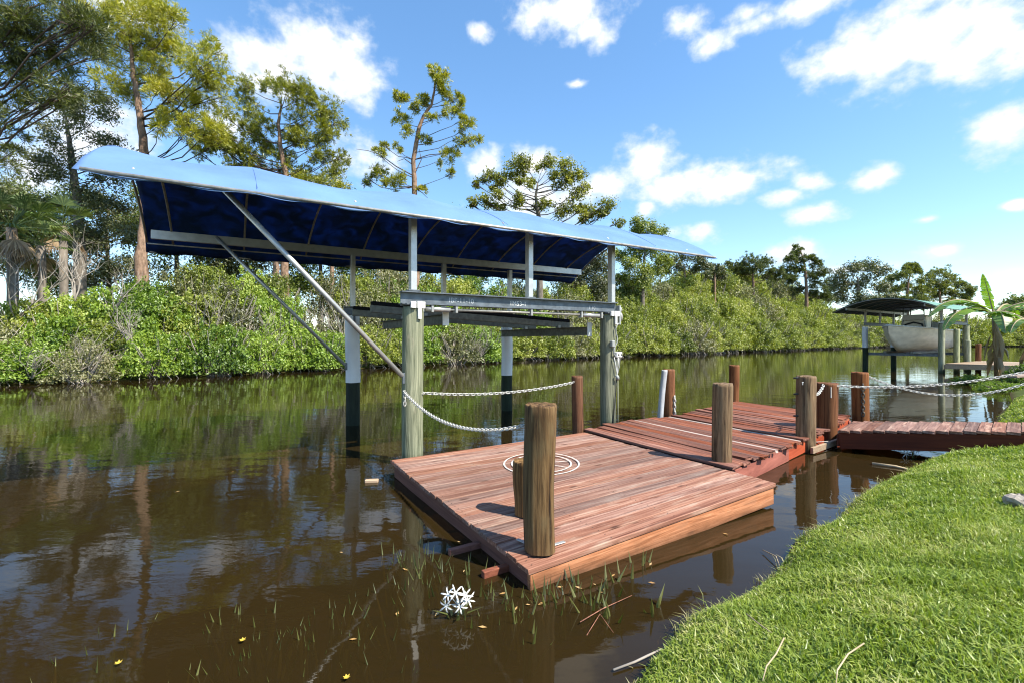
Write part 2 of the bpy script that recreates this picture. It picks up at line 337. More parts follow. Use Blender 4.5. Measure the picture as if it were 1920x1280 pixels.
M['bushA'] = leafmat('bright_bush_leaf', [(0.045, 0.09, 0.010), (0.145, 0.24, 0.020), (0.28, 0.395, 0.040), (0.42, 0.48, 0.10)], trans=0.38, big=0.5, gloss=0.05)
M['bushB'] = leafmat('mangrove_leaf', [(0.07, 0.095, 0.012), (0.19, 0.235, 0.026), (0.33, 0.365, 0.050), (0.43, 0.44, 0.11)], trans=0.35, big=0.5, gloss=0.05, big_scale=0.22)
M['bushC'] = leafmat('olive_bush_leaf', [(0.06, 0.065, 0.025), (0.14, 0.145, 0.05), (0.23, 0.235, 0.09), (0.32, 0.29, 0.16)], trans=0.3, big=0.4)
M['palm'] = leafmat('palm_frond', [(0.04, 0.075, 0.02), (0.10, 0.15, 0.04), (0.19, 0.22, 0.08)], trans=0.25, big=0.2)
M['palm_dead'] = leafmat('dead_frond', [(0.16, 0.10, 0.05), (0.30, 0.20, 0.11), (0.42, 0.31, 0.19)], trans=0.2, big=0.2)
M['banana'] = leafmat('banana_leaf', [(0.08, 0.17, 0.012), (0.15, 0.28, 0.02), (0.23, 0.36, 0.035)], trans=0.45, big=0.3, gloss=0.1)
M['grass'] = leafmat('lawn_blade', [(0.055, 0.10, 0.008), (0.155, 0.235, 0.018), (0.285, 0.365, 0.045), (0.52, 0.51, 0.20)], trans=0.38, big=0.45, gloss=0.05, big_scale=2.2, tcol=(1.1, 1.15, 0.5))
M['fringe'] = leafmat('dry_fringe_blade', [(0.12, 0.12, 0.03), (0.24, 0.24, 0.08), (0.42, 0.38, 0.18), (0.52, 0.44, 0.27)], trans=0.3, big=0.2)
M['reed'] = leafmat('water_plant_blade', [(0.045, 0.055, 0.010), (0.105, 0.12, 0.02), (0.19, 0.19, 0.045)], trans=0.35, big=0.2, gloss=0.08)
M['hull'] = simple('gelcoat_hull', (0.74, 0.67, 0.54), 0.4, var=0.12, scale=3, stretch=(1, 1, 2))
M['glass'] = simple('smoked_glass', (0.03, 0.035, 0.04), 0.12, var=0.1, spec=0.6)
M['tan'] = wood('tan_boards', [(0.3, (0.26, 0.185, 0.125)), (0.7, (0.44, 0.33, 0.235))], grain=(1.3, 24, 24))

def fabric(name, col, under=0.10, glow=None, spec=0.2):
    m, N, L = mat(name)
    t = N.new('ShaderNodeTexCoord'); n = N.new('ShaderNodeTexNoise'); n.inputs['Scale'].default_value = 1.6; n.inputs['Detail'].default_value = 7; L(t.outputs['Object'], n.inputs['Vector'])
    r = ramp(N, [(0.3, tuple(c * 0.86 for c in col)), (0.7, tuple(min(1, c * 1.1) for c in col))]); L(n.outputs[0], r.inputs[0])
    d = N.new('ShaderNodeBsdfPrincipled'); L(r.outputs[0], d.inputs['Base Color']); d.inputs['Roughness'].default_value = 0.7; d.inputs['Specular IOR Level'].default_value = spec
    tr = N.new('ShaderNodeBsdfTranslucent'); n3 = N.new('ShaderNodeTexNoise'); n3.inputs['Scale'].default_value = 3.2; n3.inputs['Detail'].default_value = 5; n3.inputs['Distortion'].default_value = 1.0; L(t.outputs['Object'], n3.inputs['Vector'])
    g = glow or tuple(c * .4 for c in col); r2 = ramp(N, [(0.38, tuple(c * 0.25 for c in g)), (0.66, g)]); L(n3.outputs[0], r2.inputs[0]); L(r2.outputs[0], tr.inputs[0])
    mx = N.new('ShaderNodeMixShader'); mx.inputs[0].default_value = under; L(d.outputs[0], mx.inputs[1]); L(tr.outputs[0], mx.inputs[2])
    bp = N.new('ShaderNodeBump'); bp.inputs['Strength'].default_value = 0.35; bp.inputs['Distance'].default_value = 0.05; L(n.outputs[0], bp.inputs['Height']); L(bp.outputs[0], d.inputs['Normal'])
    o = N.new('ShaderNodeOutputMaterial'); L(mx.outputs[0], o.inputs[0]); return m
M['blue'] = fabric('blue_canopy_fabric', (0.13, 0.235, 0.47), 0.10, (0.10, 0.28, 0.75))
M['lining'] = fabric('navy_canopy_lining', (0.020, 0.060, 0.20), 0.28, (0.10, 0.28, 0.8))  # inner face of the blue cloth: shade under the canopy put into the colour
M['lining_green'] = fabric('dark_green_lining', (0.03, 0.06, 0.05), 0.0)  # darker green for the inner face of the cloth
M['green'] = fabric('green_canopy_fabric', (0.14, 0.27, 0.22), 0.03)

# water
def water_mat():
    m, N, L = mat('canal_water')
    g = N.new('ShaderNodeNewGeometry')
    def noise(scale, stretch, det):
        mp = N.new('ShaderNodeMapping'); mp.inputs['Scale'].default_value = stretch; mp.inputs['Rotation'].default_value = (0, 0, R(28)); L(g.outputs['Position'], mp.inputs[0])
        n = N.new('ShaderNodeTexNoise'); n.inputs['Scale'].default_value = scale; n.inputs['Detail'].default_value = det; L(mp.outputs[0], n.inputs['Vector']); return n.outputs[0]
    a = noise(1.1, (0.8, 1.5, 1), 2); b = noise(5.5, (0.7, 1.6, 1), 3); c = noise(0.12, (1, 1, 1), 2)
    def m_(op, x, y, z=None):
        n = N.new('ShaderNodeMath'); n.operation = op
        for i, q in enumerate((x, y, z)):
            if q is None: continue
            if isinstance(q, (int, float)): n.inputs[i].default_value = q
            else: L(q, n.inputs[i])
        return n.outputs[0]
    cr = N.new('ShaderNodeMapRange'); L(c, cr.inputs[0]); cr.inputs[1].default_value = 0.4; cr.inputs[2].default_value = 0.62; cr.inputs[3].default_value = 0.35; cr.inputs[4].default_value = 1.0
    h = m_('ADD', m_('MULTIPLY', a, 0.0065), m_('MULTIPLY', m_('MULTIPLY', b, 0.0017), cr.outputs[0]))
    bp = N.new('ShaderNodeBump'); bp.inputs['Strength'].default_value = 1.0; bp.inputs['Distance'].default_value = 1.0; L(h, bp.inputs['Height'])
    fr = N.new('ShaderNodeFresnel'); fr.inputs['IOR'].default_value = 1.333; L(bp.outputs[0], fr.inputs['Normal'])
    gl = N.new('ShaderNodeBsdfGlossy'); gl.inputs['Roughness'].default_value = 0.03; L(bp.outputs[0], gl.inputs['Normal']); gl.inputs['Color'].default_value = (0.95, 0.96, 0.97, 1)
    tr = N.new('ShaderNodeBsdfTransparent'); tr.inputs[0].default_value = (0.50, 0.36, 0.14, 1)
    df = N.new('ShaderNodeBsdfDiffuse'); df.inputs[0].default_value = (0.038, 0.025, 0.008, 1)
    body = N.new('ShaderNodeMixShader'); body.inputs[0].default_value = 0.5; L(tr.outputs[0], body.inputs[1]); L(df.outputs[0], body.inputs[2])
    mx = N.new('ShaderNodeMixShader'); L(fr.outputs[0], mx.inputs[0]); L(body.outputs[0], mx.inputs[1]); L(gl.outputs[0], mx.inputs[2])
    o = N.new('ShaderNodeOutputMaterial'); L(mx.outputs[0], o.inputs[0]); return m
M['water'] = water_mat()

# ------------------------------------------------------------------ terrain: one ground sheet with the canal cut into it
NEAR = np.array([(-60, -42), (-8, -6.5), (-1.6, -0.6), (-0.1, 1.35), (0.5, 2.1), (1.02, 2.66), (1.42, 2.86), (1.85, 3.2), (2.3, 3.72), (2.78, 4.0), (3.6, 4.75), (4.55, 5.42), (5.3, 5.95), (6.6, 6.75), (8.3, 7.9), (9.9, 9.3), (13.5, 12.3), (19, 17.2), (24, 20.5), (32, 26.5), (60, 47), (140, 92), (420, 120)], float)
FAR = np.array([(-120, -30), (-45, 4), (-28, 12.5), (-19.2, 17), (-16.4, 18.6), (-14, 21.5), (-10.1, 26.9), (-5.8, 31.1), (2, 40), (14, 50), (36, 70), (87, 116), (130, 138), (220, 160), (420, 190)], float)
def sdist(P, line):
    """signed distance to a polyline; positive on its right-hand side"""
    best = np.full(len(P), 1e9); sg = np.ones(len(P))
    for a, b in zip(line[:-1], line[1:]):
        d = b - a; t = np.clip(((P - a) @ d) / (d @ d), 0, 1); q = a + t[:, None] * d
        dd = np.hypot(*(P - q).T); cr = d[0] * (P[:, 1] - a[1]) - d[1] * (P[:, 0] - a[0])
        up = dd < best - 1e-9; best[up] = dd[up]; sg[up] = np.where(cr[up] < 0, 1, -1)
    return best * sg
def ground_z(P):
    P = np.asarray(P, float); d1 = sdist(P, NEAR); d2 = -sdist(P, FAR)
    n1 = 0.10 * (1 - np.exp(-np.maximum(d1, 0) / 0.10)) + 0.40 * (1 - np.exp(-np.maximum(d1, 0) / 0.85)) - 0.02
    z1 = np.where(d1 > 0, n1, np.maximum(-0.02 + d1 * 0.32, -1.9))
    z2 = np.where(d2 > 0, 0.9 * (1 - np.exp(-np.maximum(d2, 0) / 4.0)) - 0.02, np.maximum(-0.02 + d2 * 0.6, -1.9))
    w = 0.015 * np.sin(P[:, 0] * 3.1 + 1) * np.cos(P[:, 1] * 2.7)
    return np.maximum(z1, z2) + w * (np.maximum(d1, 0) > 0.2)
def axis(lo, hi, step, far_lo, far_hi):
    a = list(np.arange(lo, hi + 1e-6, step)); s = step; x = hi
    while x < far_hi: s *= 1.16; x += s; a.append(x)
    s = step; x = lo; pre = []
    while x > far_lo: s *= 1.16; x -= s; pre.append(x)
    return np.array(pre[::-1] + a)
gx = axis(-2, 9, 0.09, -420, 900); gy = axis(-1, 8.5, 0.09, -120, 1200)
X, Y = np.meshgrid(gx, gy); P2 = np.stack([X.ravel(), Y.ravel()], 1)
V3 = np.column_stack([P2, ground_z(P2)])
nx, ny = len(gx), len(gy); I = np.arange(nx * ny).reshape(ny, nx)
Fq = np.stack([I[:-1, :-1].ravel(), I[:-1, 1:].ravel(), I[1:, 1:].ravel(), I[1:, :-1].ravel()], 1)
def ground_mat():
    m, N, L = mat('bank_soil')
    g = N.new('ShaderNodeNewGeometry'); s = N.new('ShaderNodeSeparateXYZ'); L(g.outputs['Position'], s.inputs[0])
    n = N.new('ShaderNodeTexNoise'); n.inputs['Scale'].default_value = 3; n.inputs['Detail'].default_value = 9; L(g.outputs['Position'], n.inputs['Vector'])
    mud = ramp(N, [(0.3, (0.028, 0.018, 0.008)), (0.7, (0.060, 0.040, 0.017))]); L(n.outputs[0], mud.inputs[0])
    tur = ramp(N, [(0.3, (0.045, 0.062, 0.014)), (0.55, (0.075, 0.10, 0.022)), (0.75, (0.12, 0.10, 0.045))]); L(n.outputs[0], tur.inputs[0])
    mr_ = N.new('ShaderNodeMapRange'); L(s.outputs[2], mr_.inputs[0]); mr_.inputs[1].default_value = 0.0; mr_.inputs[2].default_value = 0.06
    mx = N.new('ShaderNodeMix'); mx.data_type = 'RGBA'; L(mr_.outputs[0], mx.inputs['Factor']); L(mud.outputs[0], mx.inputs['A']); L(tur.outputs[0], mx.inputs['B'])
    b = N.new('ShaderNodeBsdfPrincipled'); L(mx.outputs['Result'], b.inputs['Base Color']); b.inputs['Roughness'].default_value = 0.95; b.inputs['Specular IOR Level'].default_value = 0.1
    bp = N.new('ShaderNodeBump'); bp.inputs['Strength'].default_value = 0.8; bp.inputs['Distance'].default_value = 0.03; L(n.outputs[0], bp.inputs['Height']); L(bp.outputs[0], b.inputs['Normal'])
    o = N.new('ShaderNodeOutputMaterial'); L(b.outputs[0], o.inputs[0]); return m
props(obj('ground', np_mesh('ground', V3, Fq, 4, True), ground_mat()), kind='structure')
wv = [(-420, -120, 0), (900, -120, 0), (900, 900, 0), (-420, 900, 0)]
props(obj('water', np_mesh('water', wv, [(0, 1, 2, 3)], 4), M['water']), kind='structure')

# ------------------------------------------------------------------ leaf, needle and branch generators
def unit(v): return v / np.maximum(np.linalg.norm(v, axis=-1, keepdims=True), 1e-9)
def leaf_geo(pos, nrm, size, asp, rg):
    n = len(pos); nrm = unit(nrm); ra = unit(rg.normal(size=(n, 3)))
    a = unit(np.cross(nrm, ra)); b = np.cross(nrm, a); s = size[:, None]
    v = np.stack([pos - a * s, pos + b * s * asp + nrm * s * 0.12, pos + a * s, pos - b * s * asp + nrm * s * 0.12], 1).reshape(-1, 3)
    return v, np.arange(4 * n).reshape(n, 4)
def needle_geo(pos, dirs, length, width, k, rg, spread=0.75):
    n = len(pos); p = np.repeat(pos, k, 0); d = np.repeat(dirs, k, 0)
    d = unit(unit(d) + rg.normal(size=(n * k, 3)) * spread); sd = unit(np.cross(d, rg.normal(size=(n * k, 3))))
    L_ = np.repeat(length, k)[:, None] * rg.uniform(0.7, 1.15, (n * k, 1)); w = np.repeat(width, k)[:, None]
    v = np.stack([p - sd * w * 0.4, p + sd * w * 0.4, p + d * L_ * 0.6 + sd * w, p + d * L_, p + d * L_ * 0.6 - sd * w], 1)
    v = v[:, [0, 1, 2, 3]] if False else v
    return np.stack([v[:, 0], v[:, 2], v[:, 3], v[:, 4]], 1).reshape(-1, 3), np.arange(4 * n * k).reshape(n * k, 4)
def sphere_pts(n, rg, up=0.0):
    d = unit(rg.normal(size=(n, 3))); d[:, 2] += up; return unit(d)

# bushes (unit sized; scaled per plant)
def bush_mesh(name, seed, nclump, nleaf, leaf, material, open_=0.0):
    rg = np.random.default_rng(seed); Ps, Ns, Ss = [], [], []
    for i in range(nclump):
        d = sphere_pts(1, rg, 0.15)[0]; d[2] = abs(d[2]) * 1.0 if rg.random() < 0.85 else -abs(d[2]) * 0.25
        r = rg.uniform(0.45, 0.86); c = d * r * np.array([1, 1, 1.0]); c[2] = max(c[2], 0.06)
        cr = rg.uniform(0.09, 0.24); k = int(nleaf / nclump * (cr / 0.17) ** 2)
        s = sphere_pts(k, rg, 0.35); rad = cr * rg.uniform(0.55, 1.08, (k, 1)) * np.array([[1, 1, 0.8]])
        Ps.append(c + s * rad); Ns.append(s + rg.normal(size=(k, 3)) * 0.55 + np.array([0, 0, 0.35])); Ss.append(rg.uniform(0.6, 1.25, k) * leaf)
    # shoots that break the outline
    for i in range(nclump):
        d = sphere_pts(1, rg, 0.6)[0]; d[2] = abs(d[2]); c0 = d * rg.uniform(0.75, 0.95); k = 26
        t = rg.uniform(0, 1, (k, 1)); dd = unit(d + np.array([0, 0, 0.6]) + rg.normal(size=3) * 0.3)
        Ps.append(c0 + dd * t * rg.uniform(0.05, 0.16) + rg.normal(size=(k, 3)) * 0.03); Ns.append(rg.normal(size=(k, 3)) + dd * 0.5); Ss.append(np.full(k, leaf) * rg.uniform(0.6, 1.1, k))
    P = np.concatenate(Ps); kp = P[:, 2] > rg.uniform(0.03, 0.13, len(P)); P = P[kp]
    v, f = leaf_geo(P, np.concatenate(Ns)[kp], np.concatenate(Ss)[kp], 0.5, rg)
    me = np_mesh(name, v, f, 4); me.materials.append(material); return me
def stem_mesh(name, seed, n=26):
    rg = random.Random(seed); b = MB()
    for i in range(n):
        a = rg.uniform(0, 6.283); r0 = rg.uniform(0.0, 0.25); r1 = rg.uniform(0.35, 0.85); h = rg.uniform(0.35, 0.85)
        p0 = Vector((math.cos(a) * r0, math.sin(a) * r0, -0.05)); p2 = Vector((math.cos(a) * r1, math.sin(a) * r1, h))
        p1 = p0.lerp(p2, 0.5) + Vector((rg.uniform(-.1, .1), rg.uniform(-.1, .1), rg.uniform(-.12, .1)))
        b.tube([p0, p1, p2], [0.022, 0.015, 0.006], 5, False)
        if i % 2 == 0:   # arching prop root
            q = p0.lerp(p1, 0.6); b.tube([q, q + Vector((math.cos(a + .5) * .25, math.sin(a + .5) * .25, -.02)), Vector((math.cos(a + .5) * (r0 + .6), math.sin(a + .5) * (r0 + .6), -0.12))], [0.010, 0.010, 0.008], 4, False)
    me = bpy.data.meshes.new(name); me.from_pydata(b.v, [], b.f); me.materials.append(M['twig']); return me
BA = [bush_mesh('bright_bush', 20 + i, 84, 9500, 0.037, M['bushA']) for i in range(3)]
BB = [bush_mesh('mangrove_bush', 40 + i, 100, 11000, 0.034, M['bushB']) for i in range(3)]
BC = [bush_mesh('olive_bush', 60 + i, 64, 5000, 0.032, M['bushC']) for i in range(2)]
ST = [stem_mesh('bush_stems', 5 + i) for i in range(3)]
def bush(loc, sx, sy, sz, meshes, label, group, rz=None, name='mangrove_bush'):
    e = empty(name, loc, label, 'bush', group)
    i = rnd.randrange(100); q = rnd.uniform(0, 6.28) if rz is None else rz
    lim = 1.45 * max(sx, sy); dz_ = max(0.0, sz - lim)
    for nm, me in (('foliage', meshes[i % len(meshes)]), ('stems', ST[i % 3])):
        o = bpy.data.objects.new(nm, me); COL.objects.link(o); o.parent = e
        if nm == 'foliage': o.location = (0, 0, dz_); sz = min(sz, lim)
        else: sz = sz + dz_
        o.scale = (sx, sy, sz); o.rotation_euler = (0, 0, q)
    return e
# bush-top outline of the far bank in the photograph: (pixel x, pixel y)
TOPX = [-500, 0, 100, 200, 300, 400, 550, 700, 850, 1000, 1150, 1250, 1390, 1480, 1560, 1640, 2000]
TOPY = [540, 552, 545, 552, 505, 488, 520, 512, 522, 535, 530, 524, 512, 535, 572, 590, 605]
seg = np.hypot(*np.diff(FAR, axis=0).T); cum = np.concatenate([[0], np.cumsum(seg)])
def far_at(s):
    i = min(max(np.searchsorted(cum, s) - 1, 0), len(seg) - 1); t = (s - cum[i]) / seg[i]
    p = FAR[i] * (1 - t) + FAR[i + 1] * t; d = (FAR[i + 1] - FAR[i]) / seg[i]; return p, np.array([-d[1], d[0]])
ZONES = [(60, 'at the left edge'), (200, 'below the palms'), (300, 'around the tall pine trunk'), (390, 'under the canopy tip'), (480, 'left of the paired pine trunks'), (570, 'by the paired pine trunks'),
         (660, 'left of the rear white pile'), (760, 'between the two left piles'), (860, 'right of the near green pile'), (960, 'behind the empty cradle'), (1050, 'behind the slim back post'), (1125, 'left of the wired pile'), (1210, 'right of the wired pile'),
         (1280, 'above the white leaning pipe'), (1340, 'under the canopy right tip'), (1400, 'above the farthest dock post'), (1460, 'left of the tall slim pine'), (1530, 'below the tall slim pine'), (1600, 'left of the green canopy'), (9999, 'behind the distant boat lift')]
s = cum[2] - 6.0
nb = 0
while s < cum[-2] - 10:
    p, nrm_ = far_at(s); Yd = p[1]
    Rb = float(np.interp(Yd, [10, 20, 30, 50, 80, 120], [1.5, 1.6, 2.0, 2.8, 3.7, 4.6]))
    pxc = 960 + F * p[0] / Yd if Yd > 3 else -900
    if -700 < pxc < 1990 and Yd < 150:
        for row, (off, hf) in enumerate(((0.40, 0.42), (1.7, 0.74), (3.2, 1.0))):
            q = p + nrm_ * (off * Rb + rnd.uniform(-.25, .25) * Rb) + np.array([-nrm_[1], nrm_[0]]) * rnd.uniform(-.4, .4) * Rb
            px = 960 + F * q[0] / q[1]
            H = EYE + (640 - np.interp(px, TOPX, TOPY)) / F * q[1]
            zb = float(ground_z([q])[0]) - 0.06
            hh = H * hf * rnd.uniform(0.95, 1.18) - zb
            if row == 0: hh = min(hh, Rb * 1.7)
            
            r_ = Rb * rnd.uniform(0.9, 1.2) * (1.15 if row else 1.0)
            if px < 1000: mset = BA if rnd.random() < (0.62 if row < 2 else 0.5) else (BC if rnd.random() < 0.5 else BB)
            else: mset = BB if rnd.random() < 0.86 else BC
            zone = next(z for lim, z in ZONES if px < lim)
            rown = ('low leafy bush at the waterline', 'mid-height leafy bush', 'tall leafy bush at the back')[row]
            lab = rown + ' of the far thicket, ' + zone
            grp = ('waterline', 'middle', 'back')[row] + ' bushes ' + zone
            bush((q[0], q[1], zb), r_, r_, max(hh, 0.8), mset, lab, grp); nb += 1
    s += Rb * 1.22

# ------------------------------------------------------------------ trees
def ground_at(x, y): return float(ground_z([(x, y)])[0])
def tree(label, Yd, trunk, clumps, kind='pine', wpx=16, name='pine_tree', spread=0.5, dens=1.0, limbs_mat='limb', bark='bark', leafm=None, bare=(), seed=0, flat=0.7, extra=0.0):
    """trunk: photo pixels from the ground up; clumps: (px, py, radius px)"""
    rg = np.random.default_rng(900 + seed); rr = random.Random(seed)
    T = [at(x, y, Yd) for x, y in trunk]
    gz = ground_at(T[0].x, T[0].y); base = Vector((T[0].x, T[0].y, gz)); T[0] = base - Vector((0, 0, .15))
    e = empty(name, base, label, 'tree')
    r0 = wpx / F * Yd * 0.5; n = len(T)
    for i in range(1, n): T[i] = T[i] + Vector((0, rr.uniform(-.15, .15), 0))
    rad = [r0 * (1.25 if i == 0 else 1.0 - 0.78 * (i / (n - 1)) ** 1.2) for i in range(n)]
    # refine the trunk path
    pts, rs = [], []
    for i in range(n - 1):
        for k in range(4):
            t = k / 4; w = T[i].lerp(T[i + 1], t)
            pts.append(w + Vector((rr.uniform(-1, 1), rr.uniform(-1, 1), 0)) * r0 * 0.12); rs.append((rad[i] * (1 - t) + rad[i + 1] * t) * rr.uniform(.93, 1.07))
    pts.append(T[-1]); rs.append(rad[-1])
    MB().tube(pts, rs, 10).build('trunk', M[bark], e, True)
    br = MB(); Ps, Ds, Ls = [], [], []
    zs = [p.z for p in pts]
    clumps = list(clumps)
    for (cx, cy, cr) in list(clumps)[:int(len(clumps) * extra)]:
        an = rr.uniform(0, 6.283); clumps.append((cx + math.cos(an) * cr * 1.05, cy + math.sin(an) * cr * .9, cr * rr.uniform(.55, .85)))
    for (cx, cy, cr) in clumps:
        r = cr / F * Yd; c = at(cx, cy, Yd + 0); c.y += rr.uniform(-1, 1) * spread * max(2.2, r * 2.5)
        # keep the clump on its own sight line while moving it in depth
        sc = c.y / Yd; c = Vector((at(cx, cy, c.y).x, c.y, at(cx, cy, c.y).z))
        hd = min(math.hypot(c.x - p.x, c.y - p.y) for p in pts)
        zt = c.z - 0.45 * hd - 0.3 * r
        j = min(range(len(pts)), key=lambda i: abs(zs[i] - zt) + (0 if i >= len(pts) * 0.25 else 50)); p0 = pts[j]
        mid = p0.lerp(c, 0.5) + Vector((rr.uniform(-.2, .2), rr.uniform(-.2, .2), -0.10 * hd + rr.uniform(-.1, .15))) * max(.4, min(1.4, hd * .4))
        q1 = p0.lerp(mid, .5) + Vector((rr.uniform(-1, 1), rr.uniform(-1, 1), rr.uniform(-1, 1))) * hd * 0.05
        q2 = mid.lerp(c, .5) + Vector((rr.uniform(-1, 1), rr.uniform(-1, 1), rr.uniform(-1, 1))) * hd * 0.05
        rb = min(rs[j] * 0.5, 0.007 * (hd + r) + 0.014 * Yd / 30)
        br.tube([p0, q1, mid, q2, c], [rb, rb * .85, rb * .7, rb * .55, rb * .4], 5, False)
        for k in range(6):
            d = Vector(sphere_pts(1, rg, 0.3)[0]); tip = c + Vector((d.x, d.y, d.z * flat)) * r * 0.9
            br.tube([q2.lerp(c, rr.random()), c.lerp(tip, .5) + Vector((0, 0, -.06 * r)), tip], [rb * .4, rb * .28, rb * .16], 4, False)
        if kind == 'pine':
            k = int(dens * 105 * min(r / 0.95, 1.5) ** 1.5 * (30 / min(Yd, 60)) ** 0.4) + 10
        else: k = int(dens * 560 * min(r / 0.95, 1.6) ** 1.6 * (30 / min(Yd, 60)) ** 0.5) + 30
        # sub-clusters keep the clump uneven
        nsub = max(3, k // (9 if kind == 'pine' else 38)); sub = sphere_pts(nsub, rg, 0.25) * rg.uniform(0.35, 1.0, (nsub, 1)) * np.array([[1, 1, flat]])
        idx = rg.integers(0, nsub, k); off = rg.normal(size=(k, 3)) * 0.24
        sp = sub[idx] + off
        Ps.append(np.array(c) + sp * r); Ds.append(unit(sp + np.array([0, 0, 0.35]))); Ls.append(np.full(k, r))
    for line in bare:
        L_ = [at(x, y, Yd) for x, y in line]; br.tube(L_, [0.05 * Yd / 38 * (1 - .7 * i / (len(L_) - 1)) for i in range(len(L_))], 5, False)
    br.build('branches', M[limbs_mat], e, True)
    P = np.concatenate(Ps); D = np.concatenate(Ds); pxm = Yd / 455.0
    if kind == 'pine':
        lf_ = 4.2 if Yd < 50 else 2.6; ln = np.full(len(P), max(0.28, lf_ * pxm)); wd = np.full(len(P), max(0.012, (.30 if Yd < 50 else .24) * pxm))
        v, f = needle_geo(P, D, ln, wd, 13, rg, 0.8)
    else:
        v, f = leaf_geo(P, D + rg.normal(size=P.shape) * .7, rg.uniform(.6, 1.2, len(P)) * max(0.07, (1.35 if Yd < 50 else 1.15) * pxm), .5, rg)
    obj('crown', np_mesh('crown', v, f, 4), leafm or M['pine' if kind == 'pine' else 'broad'], e)
    return e
tree('tall pine with sunlit yellow-green crown and bare trunk at the left canopy end', 25,
     [(268,575),(269,480),(271,400),(270,310),(267,240),(258,185),(248,130),(243,70)],
     [(250,25,42),(205,58,46),(300,68,42),(228,110,36),(328,105,40),(378,125,38),(285,145,34),(393,183,34),(352,200,30),(318,178,26),(180,28,38),(268,82,34),(403,150,28),(235,185,24),(345,252,26),(300,235,22),(205,150,26),(370,255,24),(395,235,26),(330,40,26),(410,260,20)],
     wpx=21, seed=1, extra=.8, dens=.95)
tree('dark overhanging pine filling the top left corner of the view', 17.5,
     [(-150,600),(-140,400),(-130,250),(-120,100),(-115,-40)],
     [(25,25,52),(85,45,52),(135,80,44),(55,100,48),(15,150,40),(105,135,40),(165,110,34),(35,205,36),(8,300,26),(90,195,28),(160,165,26),(130,20,46),(60,-10,50),(10,80,44),(70,150,30),(15,245,24),(150,50,34),(-60,60,60),(-70,180,60),(-80,-20,60),(-60,300,40),(175,40,30),(40,60,40)],
     wpx=34, seed=2, leafm=M['pine_dark'], dens=.72, extra=.6)
tree('grey-green small-leaved tree between the dark pine and the tall pine', 28,
     [(150,560),(152,480),(146,400),(140,330),(128,270),(122,220)],
     [(110,195,30),(160,188,30),(198,215,26),(88,245,30),(138,236,30),(188,262,26),(60,292,28),(120,302,30),(178,312,28),(228,300,26),(150,365,32),(205,385,32),(105,385,28),(235,430,26),(175,440,28),(130,440,26),(90,320,24),(215,340,24)],
     kind='leaf', leafm=M['oak'], wpx=20, seed=3, name='oak_tree', bark='bark_grey', dens=1.15, extra=1.0)
tree('pine with broad yellow-green clumps rising behind the middle of the blue canopy', 33,
     [(533,580),(534,500),(536,400),(537,330),(528,285),(524,235),(528,195)],
     [(460,180,22),(537,170,34),(508,165,18),(600,205,32),(628,232,22),(470,220,26),(496,238,24),(566,262,20),(478,264,30),(512,285,24),(554,255,20),(596,272,22),(616,300,22),(634,330,24),(580,335,26),(437,287,24),(417,279,20),(410,245,22),(600,240,22),(565,180,20),(440,320,26),(480,310,26),(540,320,26),(385,265,22),(375,290,20),(610,345,24),(560,345,24),(420,215,16)],
     wpx=16, seed=4, extra=.7, dens=.85)
tree('thin sparse crooked pine standing alone against the blue sky', 38,
     [(783,560),(780,450),(777,367),(775,300),(784,244),(794,217),(808,196),(816,165),(817,140)],
     [(817,134,10),(836,150,16),(825,163,12),(842,184,15),(858,208,13),(792,196,13),(758,190,12),(775,205,11),(842,206,13),(754,229,16),(767,248,13),(796,262,12),(875,242,15),(862,258,13),(885,262,12),(837,298,16),(852,285,12),(846,327,8),(708,288,11),(722,275,8),(744,279,8),(712,329,20),(746,343,16),(692,337,11),(787,358,10),(730,350,14),(868,225,10),(812,225,9)],
     wpx=11, seed=5, bare=[[(775,330),(742,312),(712,290),(690,283),(668,280)],[(776,330),(790,300),(786,280)],[(776,352),(792,362),(804,374)],[(775,310),(758,298),(745,303)]], spread=0.35, dens=0.7, extra=.25)
tree('rounded spreading tree with pale forked limbs above the canopy, in front of white cloud', 46,
     [(1012,600),(1012,480),(1012,430),(1008,395),(1004,370),(1008,345)],
     [(965,308,19),(985,312,17),(954,333,20),(917,333,18),(904,342,12),(1033,304,17),(1062,312,20),(1076,337,17),(1052,348,16),(1083,366,18),(992,342,15),(933,365,16),(908,377,16),(887,376,11),(971,383,17),(1066,392,20),(1108,398,18),(1137,383,17),(1096,410,15),(1025,383,16),(1040,330,14),(1130,400,14),(1160,418,11),(1050,400,16),(940,390,14)],
     kind='leaf', wpx=13, seed=6, name='broad_tree', dens=.95, bark='bark_grey', extra=.8, leafm=M['pine'])
tree('dense dark tree right beside the canopy post at its far end', 60, [(1205,600),(1205,540),(1207,490),(1212,450)],
     [(1212,428,20),(1236,436,15),(1190,465,22),(1222,472,24),(1180,498,18),(1208,512,22),(1244,485,16),(1235,510,18),(1175,520,16),(1200,440,14),(1165,480,14)], kind='leaf', wpx=9, seed=7, name='broad_tree', bark='bark_grey', dens=1.4, extra=1.0)
tree('flat-topped tree peeping out under the canopy tip', 76, [(1285,580),(1284,520),(1283,495)],
     [(1258,488,15),(1284,480,18),(1310,488,16),(1275,503,12),(1322,500,12),(1248,505,12),(1300,505,12),(1240,490,10)], kind='leaf', wpx=7, seed=8, name='broad_tree', leafm=M['oak'])
tree('small shaggy cabbage-palm-like tree in the gap beside the canopy tip', 82, [(1340,580),(1340,530),(1340,512)],
     [(1332,508,12),(1348,508,12),(1340,500,10),(1325,517,11),(1355,518,11),(1340,520,12)], kind='leaf', wpx=6, seed=9, name='broad_tree', leafm=M['oak'])
